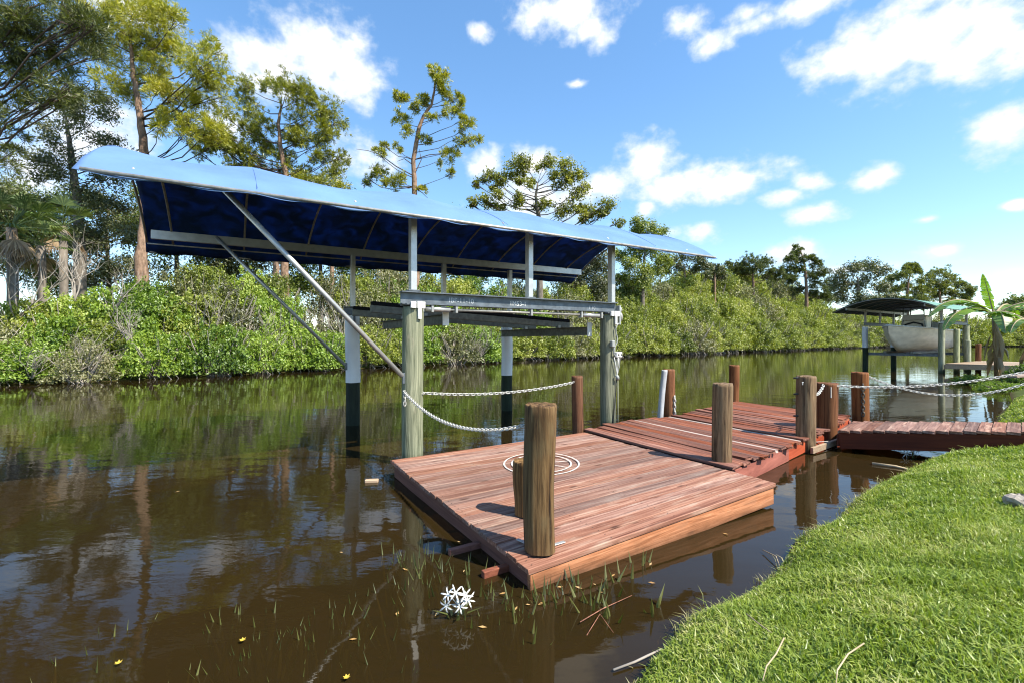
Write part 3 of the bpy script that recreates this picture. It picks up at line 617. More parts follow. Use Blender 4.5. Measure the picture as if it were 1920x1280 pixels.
tree('umbrella-shaped pine with flat crown behind the highest mangroves', 92, [(1413,580),(1412,530),(1411,505)],
     [(1385,500,15),(1408,490,17),(1433,494,16),(1455,510,12),(1378,510,11),(1420,506,13),(1395,512,12),(1442,518,11),(1368,498,9),(1465,520,9)], wpx=7, seed=10, leafm=M['pine_far'], dens=.7)
tree('tallest slim pine of the distant row, bare trunk below a ragged crown', 110, [(1513,600),(1512,560),(1511,520),(1508,490),(1500,470)],
     [(1497,466,8),(1490,477,8),(1483,490,11),(1506,488,9),(1480,508,12),(1499,508,11),(1530,498,11),(1541,513,12),(1520,520,11),(1490,528,11),(1535,538,15),(1546,558,13),(1499,545,11),(1476,525,10),(1520,485,8),(1525,555,12)], wpx=7, seed=11, spread=.3, leafm=M['pine_far'], dens=.65)
tree('big round-crowned tree directly behind the tip of the green boat canopy', 146, [(1612,610),(1612,570),(1610,540),(1608,520)],
     [(1570,520,17),(1598,506,18),(1628,500,18),(1650,512,17),(1588,538,19),(1620,532,19),(1655,540,16),(1574,558,16),(1610,562,18),(1640,565,16),(1560,540,14),(1665,560,14),(1548,560,12)], kind='leaf', wpx=10, seed=12, name='broad_tree', leafm=M['oak'], bark='bark_grey')
tree('loose open pine between the round tree and the umbrella pine', 156, [(1702,610),(1701,560),(1703,530),(1709,508)],
     [(1710,500,9),(1692,518,12),(1668,525,12),(1718,510,8),(1702,540,13),(1722,546,12),(1682,545,12),(1695,565,13),(1725,570,12),(1700,505,7)], wpx=6, seed=13, leafm=M['pine_far'], dens=.7)
tree('dark umbrella pine above the distant boat lift', 164, [(1762,610),(1762,560),(1761,530)],
     [(1738,525,13),(1760,514,15),(1782,524,12),(1802,535,9),(1816,546,9),(1792,550,11),(1738,545,12),(1772,538,11),(1750,535,11),(1812,560,9),(1760,555,12),(1785,570,12),(1730,560,12)], wpx=6, seed=14, leafm=M['pine_far'], dens=.7)
tree('low dark tree behind the banana plant at the right edge', 172, [(1905,640),(1905,600),(1905,580)],
     [(1888,572,13),(1908,566,15),(1928,570,15),(1895,588,14),(1918,590,15),(1872,592,12),(1940,585,15),(1885,605,14),(1910,608,15)], kind='leaf', wpx=8, seed=15, name='broad_tree')
tree('pair-trunk pine whose crown hides behind the canopy middle', 30, [(517,575),(518,500),(516,420),(512,370)], [(500,400,26),(530,390,26),(480,420,26),(550,420,26),(515,375,22)], wpx=14, seed=16, leafm=M['pine_dark'])
tree('slender pine seen only as a reddish trunk below the canopy', 36, [(622,575),(622,500),(624,440),(625,400)], [(605,420,20),(640,415,20),(625,400,18)], wpx=9, seed=17)
# darker wood standing behind the thicket on the left
for k, (px, Yd, top, w, lab) in enumerate([(-40, 32, 330, 110, 'shady broadleaf tree behind the palms at the left edge'), (75, 34, 370, 90, 'shady broadleaf tree behind the bleached bare branches'),
        (205, 33, 370, 80, 'shady broadleaf tree just left of the tall pine trunk'), (330, 34, 345, 95, 'shady broadleaf tree behind the left canopy end'),
        (430, 38, 352, 95, 'shady broadleaf tree under the left half of the canopy'), (600, 42, 385, 95, 'shady broadleaf tree under the canopy, right of the paired trunks'),
        (720, 46, 398, 85, 'shady broadleaf tree behind the near lift post'), (860, 52, 415, 75, 'shady broadleaf tree behind the dead palm fronds'), (1090, 56, 470, 60, 'shady broadleaf tree at the right end of the canopy underside')]):
    cls = [(px + rnd.uniform(-1, 1) * w * .75, top + rnd.uniform(0, 1) * 170, w * rnd.uniform(.28, .44)) for _ in range(26)]
    tree(lab, Yd, [(px, 600), (px + 3, 540), (px - 3, top + 60), (px, top + 15)], cls, kind='leaf', wpx=10, seed=30 + k, name='broad_tree', leafm=M['broad'] if k % 2 else M['oak'], bark='bark_grey', dens=1.1)

# palms
def fan_palm(label, px, py, Yd, size, ng, nd, seed, trunk_to=None, name='fan_palm'):
    rg = random.Random(seed); c = at(px, py, Yd); gz = ground_at(c.x, c.y)
    e = empty(name, (c.x, c.y, gz), label, 'palm')
    MB().tube([(c.x, c.y, gz - .1), (c.x + .05, c.y, (gz + c.z) / 2), c], [.2 * size, .17 * size, .16 * size], 9).build('trunk', M['bark_grey'], e, True)
    for i in range(ng + nd):
        dead = i >= ng; b = MB(); a = rg.uniform(0, 6.283)
        el_ = rg.uniform(-.15, 1.3) if not dead else rg.uniform(-1.35, -.7)
        d = Vector((math.cos(a) * math.cos(el_), math.sin(a) * math.cos(el_), math.sin(el_)))
        L_ = size * rg.uniform(.8, 1.15) * (0.75 if dead else 1); hub = c + d * L_
        b.tube([c, c + d * L_ * .5 + Vector((0, 0, .05)), hub], [.022 * size, .018 * size, .014 * size], 4, False)
        side = d.cross(Vector((0, 0, 1))).normalized(); up = side.cross(d)
        nl = 17
        for k in range(nl):
            t = (k / (nl - 1) - .5) * (2.7 if not dead else 1.5); dr = (d * math.cos(t) + side * math.sin(t) + up * .12).normalized()
            ll = size * rg.uniform(.75, 1.0) * (1 - .25 * abs(t) / 1.4); w = .032 * size; sd = dr.cross(up).normalized() * w
            m_ = hub + dr * ll * .6; tip = hub + dr * ll + Vector((0, 0, -.28 * ll if not dead else -.25 * ll))
            b.add([hub, m_ + sd, tip, m_ - sd], [(0, 1, 2, 3)])
        b.build('dead_frond' if dead else 'frond', M['palm_dead' if dead else 'palm'], e)
fan_palm('cabbage palm with green fans and tan hanging dead fronds at the left edge', 22, 428, 22, 1.25, 16, 6, 1)
fan_palm('smaller cabbage palm with drooping straw-coloured skirt beside the leftmost palm', 78, 462, 23, 1.0, 12, 6, 2)
fan_palm('dark cabbage palm behind the bare branches near the tall pine', 118, 425, 26, 1.2, 14, 4, 3)
fan_palm('browned palm with dead fronds seen between the lift posts', 885, 535, 46, 1.9, 4, 12, 4)
fan_palm('low saw palmetto fan clump below the tall pine trunk', 330, 575, 24.5, .9, 12, 2, 5, name='palmetto')

# bare branches
def bare_shrub(label, px, py, Yd, h, seed, lean=(0, 0), n=5):
    rg = random.Random(seed); p = at(px, py, Yd); gz = ground_at(p.x, p.y); base = Vector((p.x, p.y, max(gz, p.z)))
    e = empty('bare_shrub', base, label, 'dead shrub'); b = MB()
    def grow(p0, d, L_, r, lev):
        pts = [p0]; dd = d.copy()
        for k in range(4):
            dd = (dd + Vector((rg.uniform(-.25, .25), rg.uniform(-.25, .25), rg.uniform(-.15, .2)))).normalized(); pts.append(pts[-1] + dd * L_ / 4)
        b.tube(pts, [r, r * .85, r * .7, r * .55, r * .35], 5, False)
        if lev:
            for k in range(3):
                q = pts[rg.choice([2, 3, 4])]; nd = (dd + Vector((rg.uniform(-.9, .9), rg.uniform(-.9, .9), rg.uniform(-.3, .6)))).normalized(); grow(q, nd, L_ * .62, r * .5, lev - 1)
    for i in range(n):
        d = Vector((rg.uniform(-.5, .5) + lean[0], rg.uniform(-.4, .4), 1)).normalized(); grow(base - Vector((0, 0, .1)), d, h * rg.uniform(.6, 1), .028 * h / 2, 2)
    b.build('branches', M['twig'], e, True)
bare_shrub('tall bleached bare shrub standing left of the tall pine trunk', 140, 560, 21.5, 2.6, 1)
bare_shrub('bleached bare shrub leaning over in front of the palms', 30, 600, 20.5, 3.0, 2, (.35, 0))
bare_shrub('fallen pale dead branches right under the tall pine', 215, 575, 21.5, 1.8, 3, (.8, 0), 4)
bare_shrub('tangle of grey twigs at the waterline in the lower left thicket', 60, 705, 17.3, 1.0, 4, (.2, 0), 8)
bare_shrub('grey twig tangle at the waterline left of the rear white pile', 560, 690, 25.6, 1.8, 5, (.3, 0), 6)
bare_shrub('pale twig tangle at the waterline between the two white-sleeved piles', 890, 683, 34, 2.2, 6, (.5, 0), 7)
bare_shrub('grey leafless shrub behind the rear diagonal brace', 640, 640, 28, 2.4, 7, (0, 0), 6)

bare_shrub('bare grey branches rising in the thicket under the left canopy tip', 395, 640, 22.5, 1.9, 8, (.2, 0), 6)
bare_shrub('dry brownish twigs low in the thicket below the tall pine', 250, 650, 19.6, 1.5, 9, (-.3, 0), 7)
bare_shrub('dry grey twigs in the thicket midway along the rear brace', 500, 660, 24.2, 1.7, 10, (.3, 0), 6)
bare_shrub('leafless grey shrub at the water behind the slim back post', 1050, 668, 43, 2.8, 11, (.2, 0), 7)
bare_shrub('bleached twigs at the waterline below the palms', 150, 690, 18.2, 1.2, 12, (.5, 0), 8)
# ------------------------------------------------------------------ boat lift with canopy
UX = Vector((0.846, 0.533, 0)).normalized(); VX = Vector((-UX.y, UX.x, 0)); ZX = Vector((0, 0, 1))
def cyl_pile(name, c, z0, z1, r, material, parent=None, label=None, cat=None, group=None, n=22, seed=0, tilt=(0, 0), cap=True, flare=0.0):
    """round timber: slightly uneven rings, chamfered top; origin at its foot"""
    rg = random.Random(seed); me_v = []; me_f = []; H = z1 - z0
    hs_ = [0, .06, .15, .25, .35, .45, .55, .65, .75, .85, .93, .985, 1.0]
    ph = [rg.uniform(0, 6.28) for _ in range(5)]
    for i, h in enumerate(hs_):
        for k in range(n):
            a = 2 * math.pi * k / n
            rr = r * (1 + flare * h) * (1 + .024 * math.sin(2 * a + ph[0]) + .018 * math.sin(3 * a + ph[1] + h * 2) + .014 * math.sin(5 * a + ph[2] + h) - .035 * max(0, math.sin(a * 1.0 + ph[4])) ** 40 + rg.uniform(-.009, .009))
            if i == len(hs_) - 1: rr *= 0.955
            me_v.append((rr * math.cos(a) + tilt[0] * h * H + .008 * math.sin(h * 5 + ph[3]), rr * math.sin(a) + tilt[1] * h * H, h * H + (rg.uniform(-.008, .006) if i > 10 else 0)))
    for i in range(len(hs_) - 1):
        for k in range(n): me_f.append((i*n+k, i*n+(k+1)%n, (i+1)*n+(k+1)%n, (i+1)*n+k))
    m = len(hs_) - 1; me_v.append((tilt[0] * H, tilt[1] * H, H + .004)); ci = len(me_v) - 1
    for k in range(n): me_f.append((m*n+k, m*n+(k+1)%n, ci))
    me = bpy.data.meshes.new(name); me.from_pydata(me_v, [], me_f); me.polygons.foreach_set('use_smooth', np.array([len(p.vertices) == 4 for p in me.polygons])); me.materials.append(material)
    o = bpy.data.objects.new(name, me); COL.objects.link(o)
    loc = Vector((c[0], c[1], z0))
    if parent is not None:
        o.parent = parent; o.matrix_parent_inverse = world_of(parent).inverted()
    o.location = loc
    return props(o, label, cat, group)
O1 = Vector((-1.33, 6.10, 0)); SP = 3.57; DP = 3.40
def lp(t, w, z): return O1 + UX * t + VX * w + ZX * z
lift = empty('boat_lift', (O1.x, O1.y, 0), 'empty boat lift under a long blue barrel canopy on four piles', 'boat lift')
def L_pile(t, w, near, seed):
    c = lp(t, w, 0)
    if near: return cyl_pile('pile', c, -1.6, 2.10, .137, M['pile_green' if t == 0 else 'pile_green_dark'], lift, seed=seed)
    o = cyl_pile('pile', c, -1.6, 0.86, .128, M['algae_pile'], lift, seed=seed)
    s = cyl_pile('sleeve', c, .84, 2.16, .136, M['sleeve'], o, seed=seed + 1); return o
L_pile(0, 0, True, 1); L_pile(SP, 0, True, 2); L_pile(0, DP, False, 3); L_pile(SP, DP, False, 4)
def ibeam(a, b, h, wd, name, material, parent, th=0.014):
    a = Vector(a); b = Vector(b); d = (b - a) / 2; c = (a + b) / 2; sd = d.cross(ZX).normalized() * wd / 2
    m_ = MB().box(c + ZX * (h / 2 - th / 2), d, sd, ZX * th / 2).box(c - ZX * (h / 2 - th / 2), d, sd, ZX * th / 2).box(c, d, sd * (th / wd), ZX * (h / 2 - th))
    return m_.build(name, material, parent)
fb = ibeam(lp(-.17, 0, 2.215), lp(SP + .17, 0, 2.235), .17, .15, 'top_beam', M['steel'], lift)
ibeam(lp(-.17, DP, 2.24), lp(SP + .17, DP, 2.24), .15, .15, 'top_beam', M['steel'], lift)
# chalked shop marks on the beam web
def mark(txt, t, size, mtl):
    cu = bpy.data.curves.new('beam_mark', 'FONT'); cu.body = txt; cu.size = size; cu.extrude = .001
    o = bpy.data.objects.new('beam_mark', cu); COL.objects.link(o); cu.materials.append(mtl); o.parent = fb
    o.matrix_parent_inverse = world_of(fb).inverted()
    bpy.context.view_layer.update()
    me = bpy.data.meshes.new_from_object(o); bpy.data.objects.remove(o); o = obj('beam_mark', me, mtl, fb)
    o.location = lp(t, -.010, 2.18); o.rotation_euler = (R(90), 0, math.atan2(UX.y, UX.x))
mark('1M53-1', 1.52, .10, M['white']); mark('IBF-11-10', .52, .10, M['chalk']); mark('1 10', 3.1, .09, M['chalk'])
# drive pipe with bearings and cable drums
dp = MB().tube([lp(.18, -.02, 2.075), lp(SP - .15, -.02, 2.09)], .021, 10).build('drive_pipe', M['alu_old'], lift, True)
for t, Lh in ((.35, .18), (SP - .42, .18)):
    MB().tube([lp(t - Lh, -.02, 2.078), lp(t + Lh, -.02, 2.08)], .036, 12).build('cable_drum', M['alu'], dp, True)
for t in (.12, .26, .62, 1.9, SP - .65, SP - .2):
    MB().bbox(lp(t, -.02, 2.085), UX * .018, VX * .045, ZX * .052).build('bearing', M['grey'], dp)
for t in (0.0, SP):
    m_ = MB().bbox(lp(t - .045, -.145, 2.115), UX * .035, VX * .02, ZX * .042).bbox(lp(t + .06, -.146, 2.115), UX * .055, VX * .02, ZX * .045).bbox(lp(t + .04, -.150, 2.03), UX * .024, VX * .014, ZX * .10)
    m_.build('mounting_bracket', M['white'], lift)
MB().bbox(lp(0, DP - .14, 2.06), UX * .02, VX * .012, ZX * .12).build('mounting_bracket', M['steel'], lift)
for t, w in ((0, 0), (SP, 0), (0, DP), (SP, DP)):
    MB().bbox(lp(t, w, 2.127 if w == 0 else 2.163), UX * .13, VX * .13, ZX * .0115, .003).build('cap_plate', M['steel'], lift)
# canopy posts
for t in (0.0, 1.89, SP + .08):
    MB().bbox(lp(t, 0, (2.32 + 3.34) / 2), UX * .042, VX * .052, ZX * .51).build('post', M['alu'], lift)
    MB().bbox(lp(t, 0, 2.315), UX * .08, VX * .07, ZX * .009, .002).build('post_foot', M['steel'], lift)
for t in (0.0, 1.94, SP + .08):
    MB().bbox(lp(t, DP, (2.32 + 3.34) / 2), UX * .042, VX * .052, ZX * .51).build('post', M['alu'], lift)
# canopy frame
T0, T1 = -3.255, 6.0; W0, W1 = -.5, 3.9; WC = 1.7
def arch(w): return 3.20 + .84 * (1 - abs((w - WC) / 2.2) ** 1.8)
def rz_(t): return .013 * t          # the roof climbs a little towards its right end
def cup(w):
    f_ = min(1, max(0, (w - W0) / (W1 - W0))); return (4 * f_ * (1 - f_)) ** 1.5
RIBS = [-2.87 + 1.03 * i for i in range(9)]
def sag(t):
    return .115 * abs(math.sin(math.pi * (t + 1.84) / 2.06)) ** 1.25 * min(1, min(t - T0, T1 - t) / .7 + .1)
for w in (0.0, DP):
    MB().bbox(lp((T0 + T1) / 2, w, 3.395 + rz_((T0 + T1) / 2)), (UX + ZX * .013) * ((T1 - T0) / 2 - .12), VX * .026, ZX * .073).build('eave_beam', M['alu'], lift)
for t in RIBS + [T0 + .04, T1 - .04]:
    MB().tube([lp(t, w, arch(w) + rz_(t) - .030 - sag(t) * cup(w)) for w in np.linspace(W0 + .22, W1 - .22, 17)], .017, 7).build('rib', M['alu_old'], lift, True)
for w in (W0 + .02, W1 - .02, 3.62):
    MB().tube([lp(T0 + .05, w, arch(w) + rz_(T0) - (.02 if w < 0 or w > 3.8 else .10)), lp(T1 - .05, w, arch(w) + rz_(T1) - (.02 if w < 0 or w > 3.8 else .10))], .019 if w < 0 or w > 3.8 else .012, 7).build('purlin', M['alu_old'], lift, True)
# canopy cloth: sags between the ribs, scalloped along both eaves
nt_, nw_ = 150, 34; vv = []
def sag_(t):
    k = (t - (-1.84)) / 2.06; a = abs(math.sin(math.pi * k)); b_ = abs(math.sin(math.pi * (t + 2.87) / 1.03))
    return .115 * a ** 1.25
for i in range(nt_ + 1):
    t = T0 + (T1 - T0) * i / nt_
    for j in range(nw_ + 1):
        f_ = j / nw_; w = W0 + (W1 - W0) * f_
        edge = max(0, 1 - min(f_, 1 - f_) / .09)
        tt = t + (0.10 * math.sin(math.pi * f_) * (1 if i < 3 else -1 if i > nt_ - 3 else 0)) * (i in (0, nt_))
        sg_ = sag(t) * cup(w)
        z = arch(w) + rz_(t) - sg_ + .006 * math.sin(t * 4.1 + w * 2) * (1 - edge) + .012 * math.sin(t * 9.3 + .6) * edge
        w2 = w + (.05 * sag(t) / .115) * edge * (1 if f_ < .5 else -1)
        vv.append(lp(tt, w2, z - (.035 * edge if edge > .6 else 0)))
I2 = np.arange((nt_ + 1) * (nw_ + 1)).reshape(nt_ + 1, nw_ + 1)
ff = np.stack([I2[:-1, :-1].ravel(), I2[1:, :-1].ravel(), I2[1:, 1:].ravel(), I2[:-1, 1:].ravel()], 1)
cm = np_mesh('canopy', np.array([tuple(p) for p in vv]), ff, 4, True)
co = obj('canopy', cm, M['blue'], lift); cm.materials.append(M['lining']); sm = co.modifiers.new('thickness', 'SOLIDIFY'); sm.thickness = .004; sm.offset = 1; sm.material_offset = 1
for t in (-1.84, 1.25, 4.34):
    MB().tube([lp(t, w, arch(w) + rz_(t) + .004 - sag(t) * cup(w)) for w in np.linspace(W0 + .1, W1 - .1, 21)], .003, 4).build('seam', M['blue'], co, True)
# diagonal braces
for w, z0, yw in ((0, 1.19, -.02), (DP, 1.19, 0)):
    MB().tube([lp(-2.26, w - .07, 3.40), lp(-.16, w - .05, z0)], .031, 10).build('brace', M['alu'], lift, True)
    MB().bbox(lp(-.13, w - .05, z0 - .03), UX * .03, VX * .012, ZX * .07).build('brace_bracket', M['steel'], lift)
# cradle and bunks
for t, zt in ((.56, 2.02), (3.30, 1.88)):
    cb = ibeam(lp(t, .22, zt - .06), lp(t - .02, 3.16, zt - .06), .15, .12, 'cradle_beam', M['bunkwood'], lift)
    MB().bbox(lp(t, .185, zt - .03), UX * .048, VX * .012, ZX * .125).build('cradle_end_plate', M['white'], cb)
    for w in (.24, 3.12): MB().tube([lp(t, w, zt + .05), lp(t, w, 2.2)], .006, 5).build('lift_cable', M['steel'], cb)
for w in (1.15, 2.30):
    a, b_ = lp(-.25, w, 2.17), lp(3.62, w, 1.99); d = (b_ - a) / 2; n_ = d.cross(VX).normalized()
    bk = MB().bbox((a + b_) / 2 - ZX * .035, d, VX * .045, ZX * .055).build('bunk', M['bunkwood'], lift)
    MB().bbox((a + b_) / 2 + ZX * .050, d * .995, VX * .062, ZX * .030, .01).build('bunk_carpet', M['carpet'], bk)
    for t, zt in ((.56, 2.02), (3.30, 1.88)): MB().bbox(lp(t + .06, w, zt + .045), UX * .03, VX * .05, ZX * .03).build('bunk_bracket', M['alu_old'], bk)
# drive motor, plate and wiring on the right-hand front pile
mo = MB().bbox(lp(SP + .20, -.02, 2.10), UX * .015, VX * .075, ZX * .17).build('motor_plate', M['alu'], lift)
MB().tube([lp(SP + .215, -.0, 2.07), lp(SP + .26, -.0, 2.07)], [.105, .10], 20).tube([lp(SP + .26, -.0, 2.07), lp(SP + .31, 0, 2.07)], [.05, .045], 14).tube([lp(SP + .24, -.06, 2.20), lp(SP + .24, .10, 2.20)], .045, 14).build('gear_motor', M['alu_old'], mo, True)
MB().bbox(lp(SP - .045, -.155, 1.60), UX * .038, VX * .03, ZX * .055, .01).build('junction_box', M['grey'], lift)
for k, x in enumerate((.055, .125)): 
    bx_ = MB().bbox(lp(SP + x, -.155, 1.415), UX * .032, VX * .035, ZX * .048, .008).build('switch_box', M['white'], lift)
    MB().bbox(lp(SP + x + .004, -.195, 1.415), UX * .008, VX * .006, ZX * .014, .003).build('switch', M['black'], bx_)
cond = [(.16, -.06, 1.92), (.12, -.14, 1.95), (.06, -.16, 1.93), (.02, -.162, 1.86), (.03, -.162, 1.78), (.06, -.162, 1.70), (.05, -.162, 1.62), (-.02, -.162, 1.52), (-.03, -.162, 1.44), (.02, -.162, 1.38), (.05, -.162, 1.39)]
MB().tube([lp(SP + a, b_, c) for a, b_, c in cond], .011, 7).build('conduit', M['grey'], lift, True)
for k, (x0, x1, x2) in enumerate(((.05, .03, .045), (.08, .06, .05), (.11, .10, .06), (-.02, .01, .04))):
    MB().tube([lp(SP + x0, -.17, 1.37), lp(SP + x1, -.175, 1.22), lp(SP + x2, -.172, 1.10), lp(SP + x2 - .01, -.165, 1.03)], .007, 5).build('wire', M['white' if k % 2 else 'grey'], lift, True)
MB().tube([lp(SP + .03, -.17, 1.06), lp(SP + .04, -.19, 1.02), lp(SP + .06, -.17, .99)], .030, 8).build('outlet_cluster', M['grey'], lift, True)
MB().tube([lp(SP + .095, -.14, 1.05), lp(SP + .10, -.14, -.1)], .011, 7).build('conduit', M['pile_green'], lift, True)
MB().tube([lp(SP + .05, -.15, 1.0), lp(SP + .035, -.15, .8), lp(SP + .0, -.152, .5), lp(SP - .03, -.15, .2), lp(SP - .03, -.15, -.1)], .009, 6).build('cable', M['black'], lift, True)

# ------------------------------------------------------------------ chains
def chain(name, label, P0, P1, sagd, link=.058, wire=.0058, material=None, hang=None, n_side=5):
    P0 = Vector(P0); P1 = Vector(P1); n = 60
    pts = [P0.lerp(P1, i / n) - ZX * sagd * 4 * (i / n) * (1 - i / n) for i in range(n + 1)]
    if hang: pts = [P0 - ZX * hang * i / n for i in range(n + 1)]
    ln = [0]
    for a, b_ in zip(pts[:-1], pts[1:]): ln.append(ln[-1] + (b_ - a).length)
    k = max(2, int(ln[-1] / (link * .78))); b = MB()
    for i in range(k):
        s_ = ln[-1] * (i + .5) / k; j = min(max(np.searchsorted(ln, s_) - 1, 0), n - 1); f_ = (s_ - ln[j]) / max(ln[j + 1] - ln[j], 1e-6)
        p = pts[j].lerp(pts[j + 1], f_); d = (pts[j + 1] - pts[j]).normalized()
        sd = d.cross(ZX); sd = sd.normalized() if sd.length > .05 else Vector((1, 0, 0)); up = d.cross(sd).normalized()
        q = (sd + up).normalized() if i % 2 else (sd - up).normalized()
        loop = []
        for a in range(10):
            an = 2 * math.pi * a / 10; loop.append(p + d * (math.cos(an) * link * .5 + (link * .08 if math.cos(an) > 0 else -link * .08)) + q * math.sin(an) * link * .30)
        b.tube(loop + [loop[0], loop[1]], wire, n_side, False)
    o = b.build(name, material or M['chain'], None, True)
    return props(o, label, 'chain')

# ------------------------------------------------------------------ floating platform
A = Vector((0.115, 2.98, .150)); B = Vector((2.62, 4.524, .235)); C = Vector((-1.472, 5.53, .200)); D = Vector((1.104, 6.97, .250))
def bil(s_, t): return (A.lerp(B, s_)).lerp(C.lerp(D, s_), t)
plat = empty('floating_platform', (.5, 5, 0), 'square wooden floating dock platform of faded reddish planks with cedar fascia', 'dock')
NP = 21
def board(p0, p1, width, thick, material, name, parent, ends=(0, 0), warp=0.0, seg=1, ragged=0.0, rg=rnd, roll=0.0):
    """one plank with its own local frame (X along the grain), top face through p0-p1"""
    p0 = Vector(p0); p1 = Vector(p1); L_ = (p1 - p0).length; xa = (p1 - p0).normalized(); ya = ZX.cross(xa).normalized(); za = xa.cross(ya)
    rot = Matrix((xa, ya, za)).transposed().to_4x4() @ Matrix.Rotation(roll, 4, 'X')
    h = width / 2; bv = .004; prof = [(-h, -thick), (h, -thick), (h, -bv), (h - bv, 0), (-h + bv, 0), (-h, -bv)]
    ns = max(seg, 1); v = []; f = []; m = len(prof)
    for i in range(ns + 1):
        x = -L_ / 2 + L_ * i / ns; 
        wz = warp * ((2 * i / ns - 1) ** 2)
        for (y, z) in prof:
            xx = x
            if i == 0: xx += -ends[0] + rg.uniform(-ragged, ragged)
            if i == ns: xx += ends[1] + rg.uniform(-ragged, ragged)
            v.append((xx, y, z + wz))
    for i in range(ns):
        for k in range(m): f.append((i*m+k, i*m+(k+1)%m, (i+1)*m+(k+1)%m, (i+1)*m+k)[::-1])
    f.append(tuple(range(m))); f.append(tuple(ns*m + k for k in range(m))[::-1])
    me = bpy.data.meshes.new(name); me.from_pydata(v, [], f); me.materials.append(material)
    o = bpy.data.objects.new(name, me); COL.objects.link(o); o.parent = parent; o.matrix_parent_inverse = world_of(parent).inverted()
    mw = Matrix.Translation((p0 + p1) / 2) @ rot
    o.location = mw.translation; o.rotation_euler = mw.to_euler(); return o
for i in range(NP):
    t = (i + .5) / NP; wd = (C - A).length / NP
    board(bil(0, t) + ZX * rnd.uniform(-.002, .002), bil(1, t) + ZX * rnd.uniform(-.002, .002), wd - rnd.uniform(.005, .010), .036, M['deck'], 'plank', plat, ends=(rnd.uniform(0, .012), rnd.uniform(0, .012)), ragged=.003, seg=6, warp=rnd.uniform(-.002, .003))
nl_ = MB()
for i in range(NP):
    for sx_ in (.015, .26, .5, .74, .985):
        for q in (.27, .73):
            p = bil(sx_, (i + q) / NP) + ZX * .0035; nl_.add([p + UX * math.cos(k * 1.047) * .0048 + VX * math.sin(k * 1.047) * .0048 for k in range(6)], [(0, 1, 2, 3, 4, 5)])
props(nl_.build('nail_heads', M['darkchain'], plat), kind='stuff')
def down(p, d): return Vector((p.x, p.y, p.z - d))
cen = bil(.5, .5)
for (p, q, mtl, top_, ht_) in ((A, B, 'fascia', .040, .165), (A, C, 'fascia_dark', .040, .15), (B, D, 'fascia_dark', .04, .15), (C, D, 'fascia_dark', .04, .15)):
    dd = (q - p).normalized(); inn = (cen - (p + q) / 2); inn = (inn - dd * inn.dot(dd)); inn.z = 0; inn.normalize()
    ins = .012 if mtl == 'fascia' else .028
    a = down(p, top_ + .004) + inn * (ins + .018) + dd * (.012 if mtl == 'fascia' else .05); b_ = down(q, top_ + .004) + inn * (ins + .018) - dd * (.012 if mtl == 'fascia' else .05)
    L_ = (b_ - a).length; me = MB().bbox((0, 0, -ht_ / 2), (L_ / 2, 0, 0), (0, .018, 0), (0, 0, ht_ / 2))
    o = me.build('fascia_board', M[mtl], plat); mw = Matrix((dd, ZX.cross(dd).normalized(), dd.cross(ZX.cross(dd).normalized()))).transposed().to_4x4()
    o.location = (a + b_) / 2; o.rotation_euler = mw.to_euler()
MB().box(Vector((cen.x, cen.y, .02)), (B - A) * .46 - ZX * (B - A).z * .46, (C - A) * .46 - ZX * (C - A).z * .46, ZX * .11).build('float', M['float'], plat)
for (px, py, q) in ((842, 1040, .28), (905, 1082, .42)):
    p = on(px, py, .0); dd = (B - A).normalized(); dd.z = 0
    MB().bbox(p + dd * q * .5, dd * q * .5, VX * .022, ZX * .045).build('float_timber', M['fascia_dark'], plat)
# painted ring mark with cross lines on the deck
rc = on(1015, 867, .225); ring = MB()
pn = (B - A).cross(C - A).normalized()
def dz(p): return p + ZX * ((cen - p).dot(pn) / pn.z) + ZX * .0105
def annulus(r0, r1, n=72, a0=0, a1=2 * math.pi):
    vs_ = []; fs = []
    for k in range(n + 1):
        a = a0 + (a1 - a0) * k / n
        for r in (r0, r1): vs_.append(dz(rc + UX * math.cos(a) * r + VX * math.sin(a) * r))
    for k in range(n): fs.append((2*k, 2*k+1, 2*k+3, 2*k+2))
    ring.add(vs_, fs)
annulus(.425, .445); annulus(.335, .355)
for ang in (25, 70, 115, 160):
    d = UX * math.cos(R(ang)) + VX * math.sin(R(ang)); s2 = (UX * -math.sin(R(ang)) + VX * math.cos(R(ang))) * .007
    ring.add([dz(rc - d * .35 - s2), dz(rc + d * .35 - s2), dz(rc + d * .35 + s2), dz(rc - d * .35 + s2)], [(0, 1, 2, 3)])
ring.build('ring_mark', M['paint'], plat)

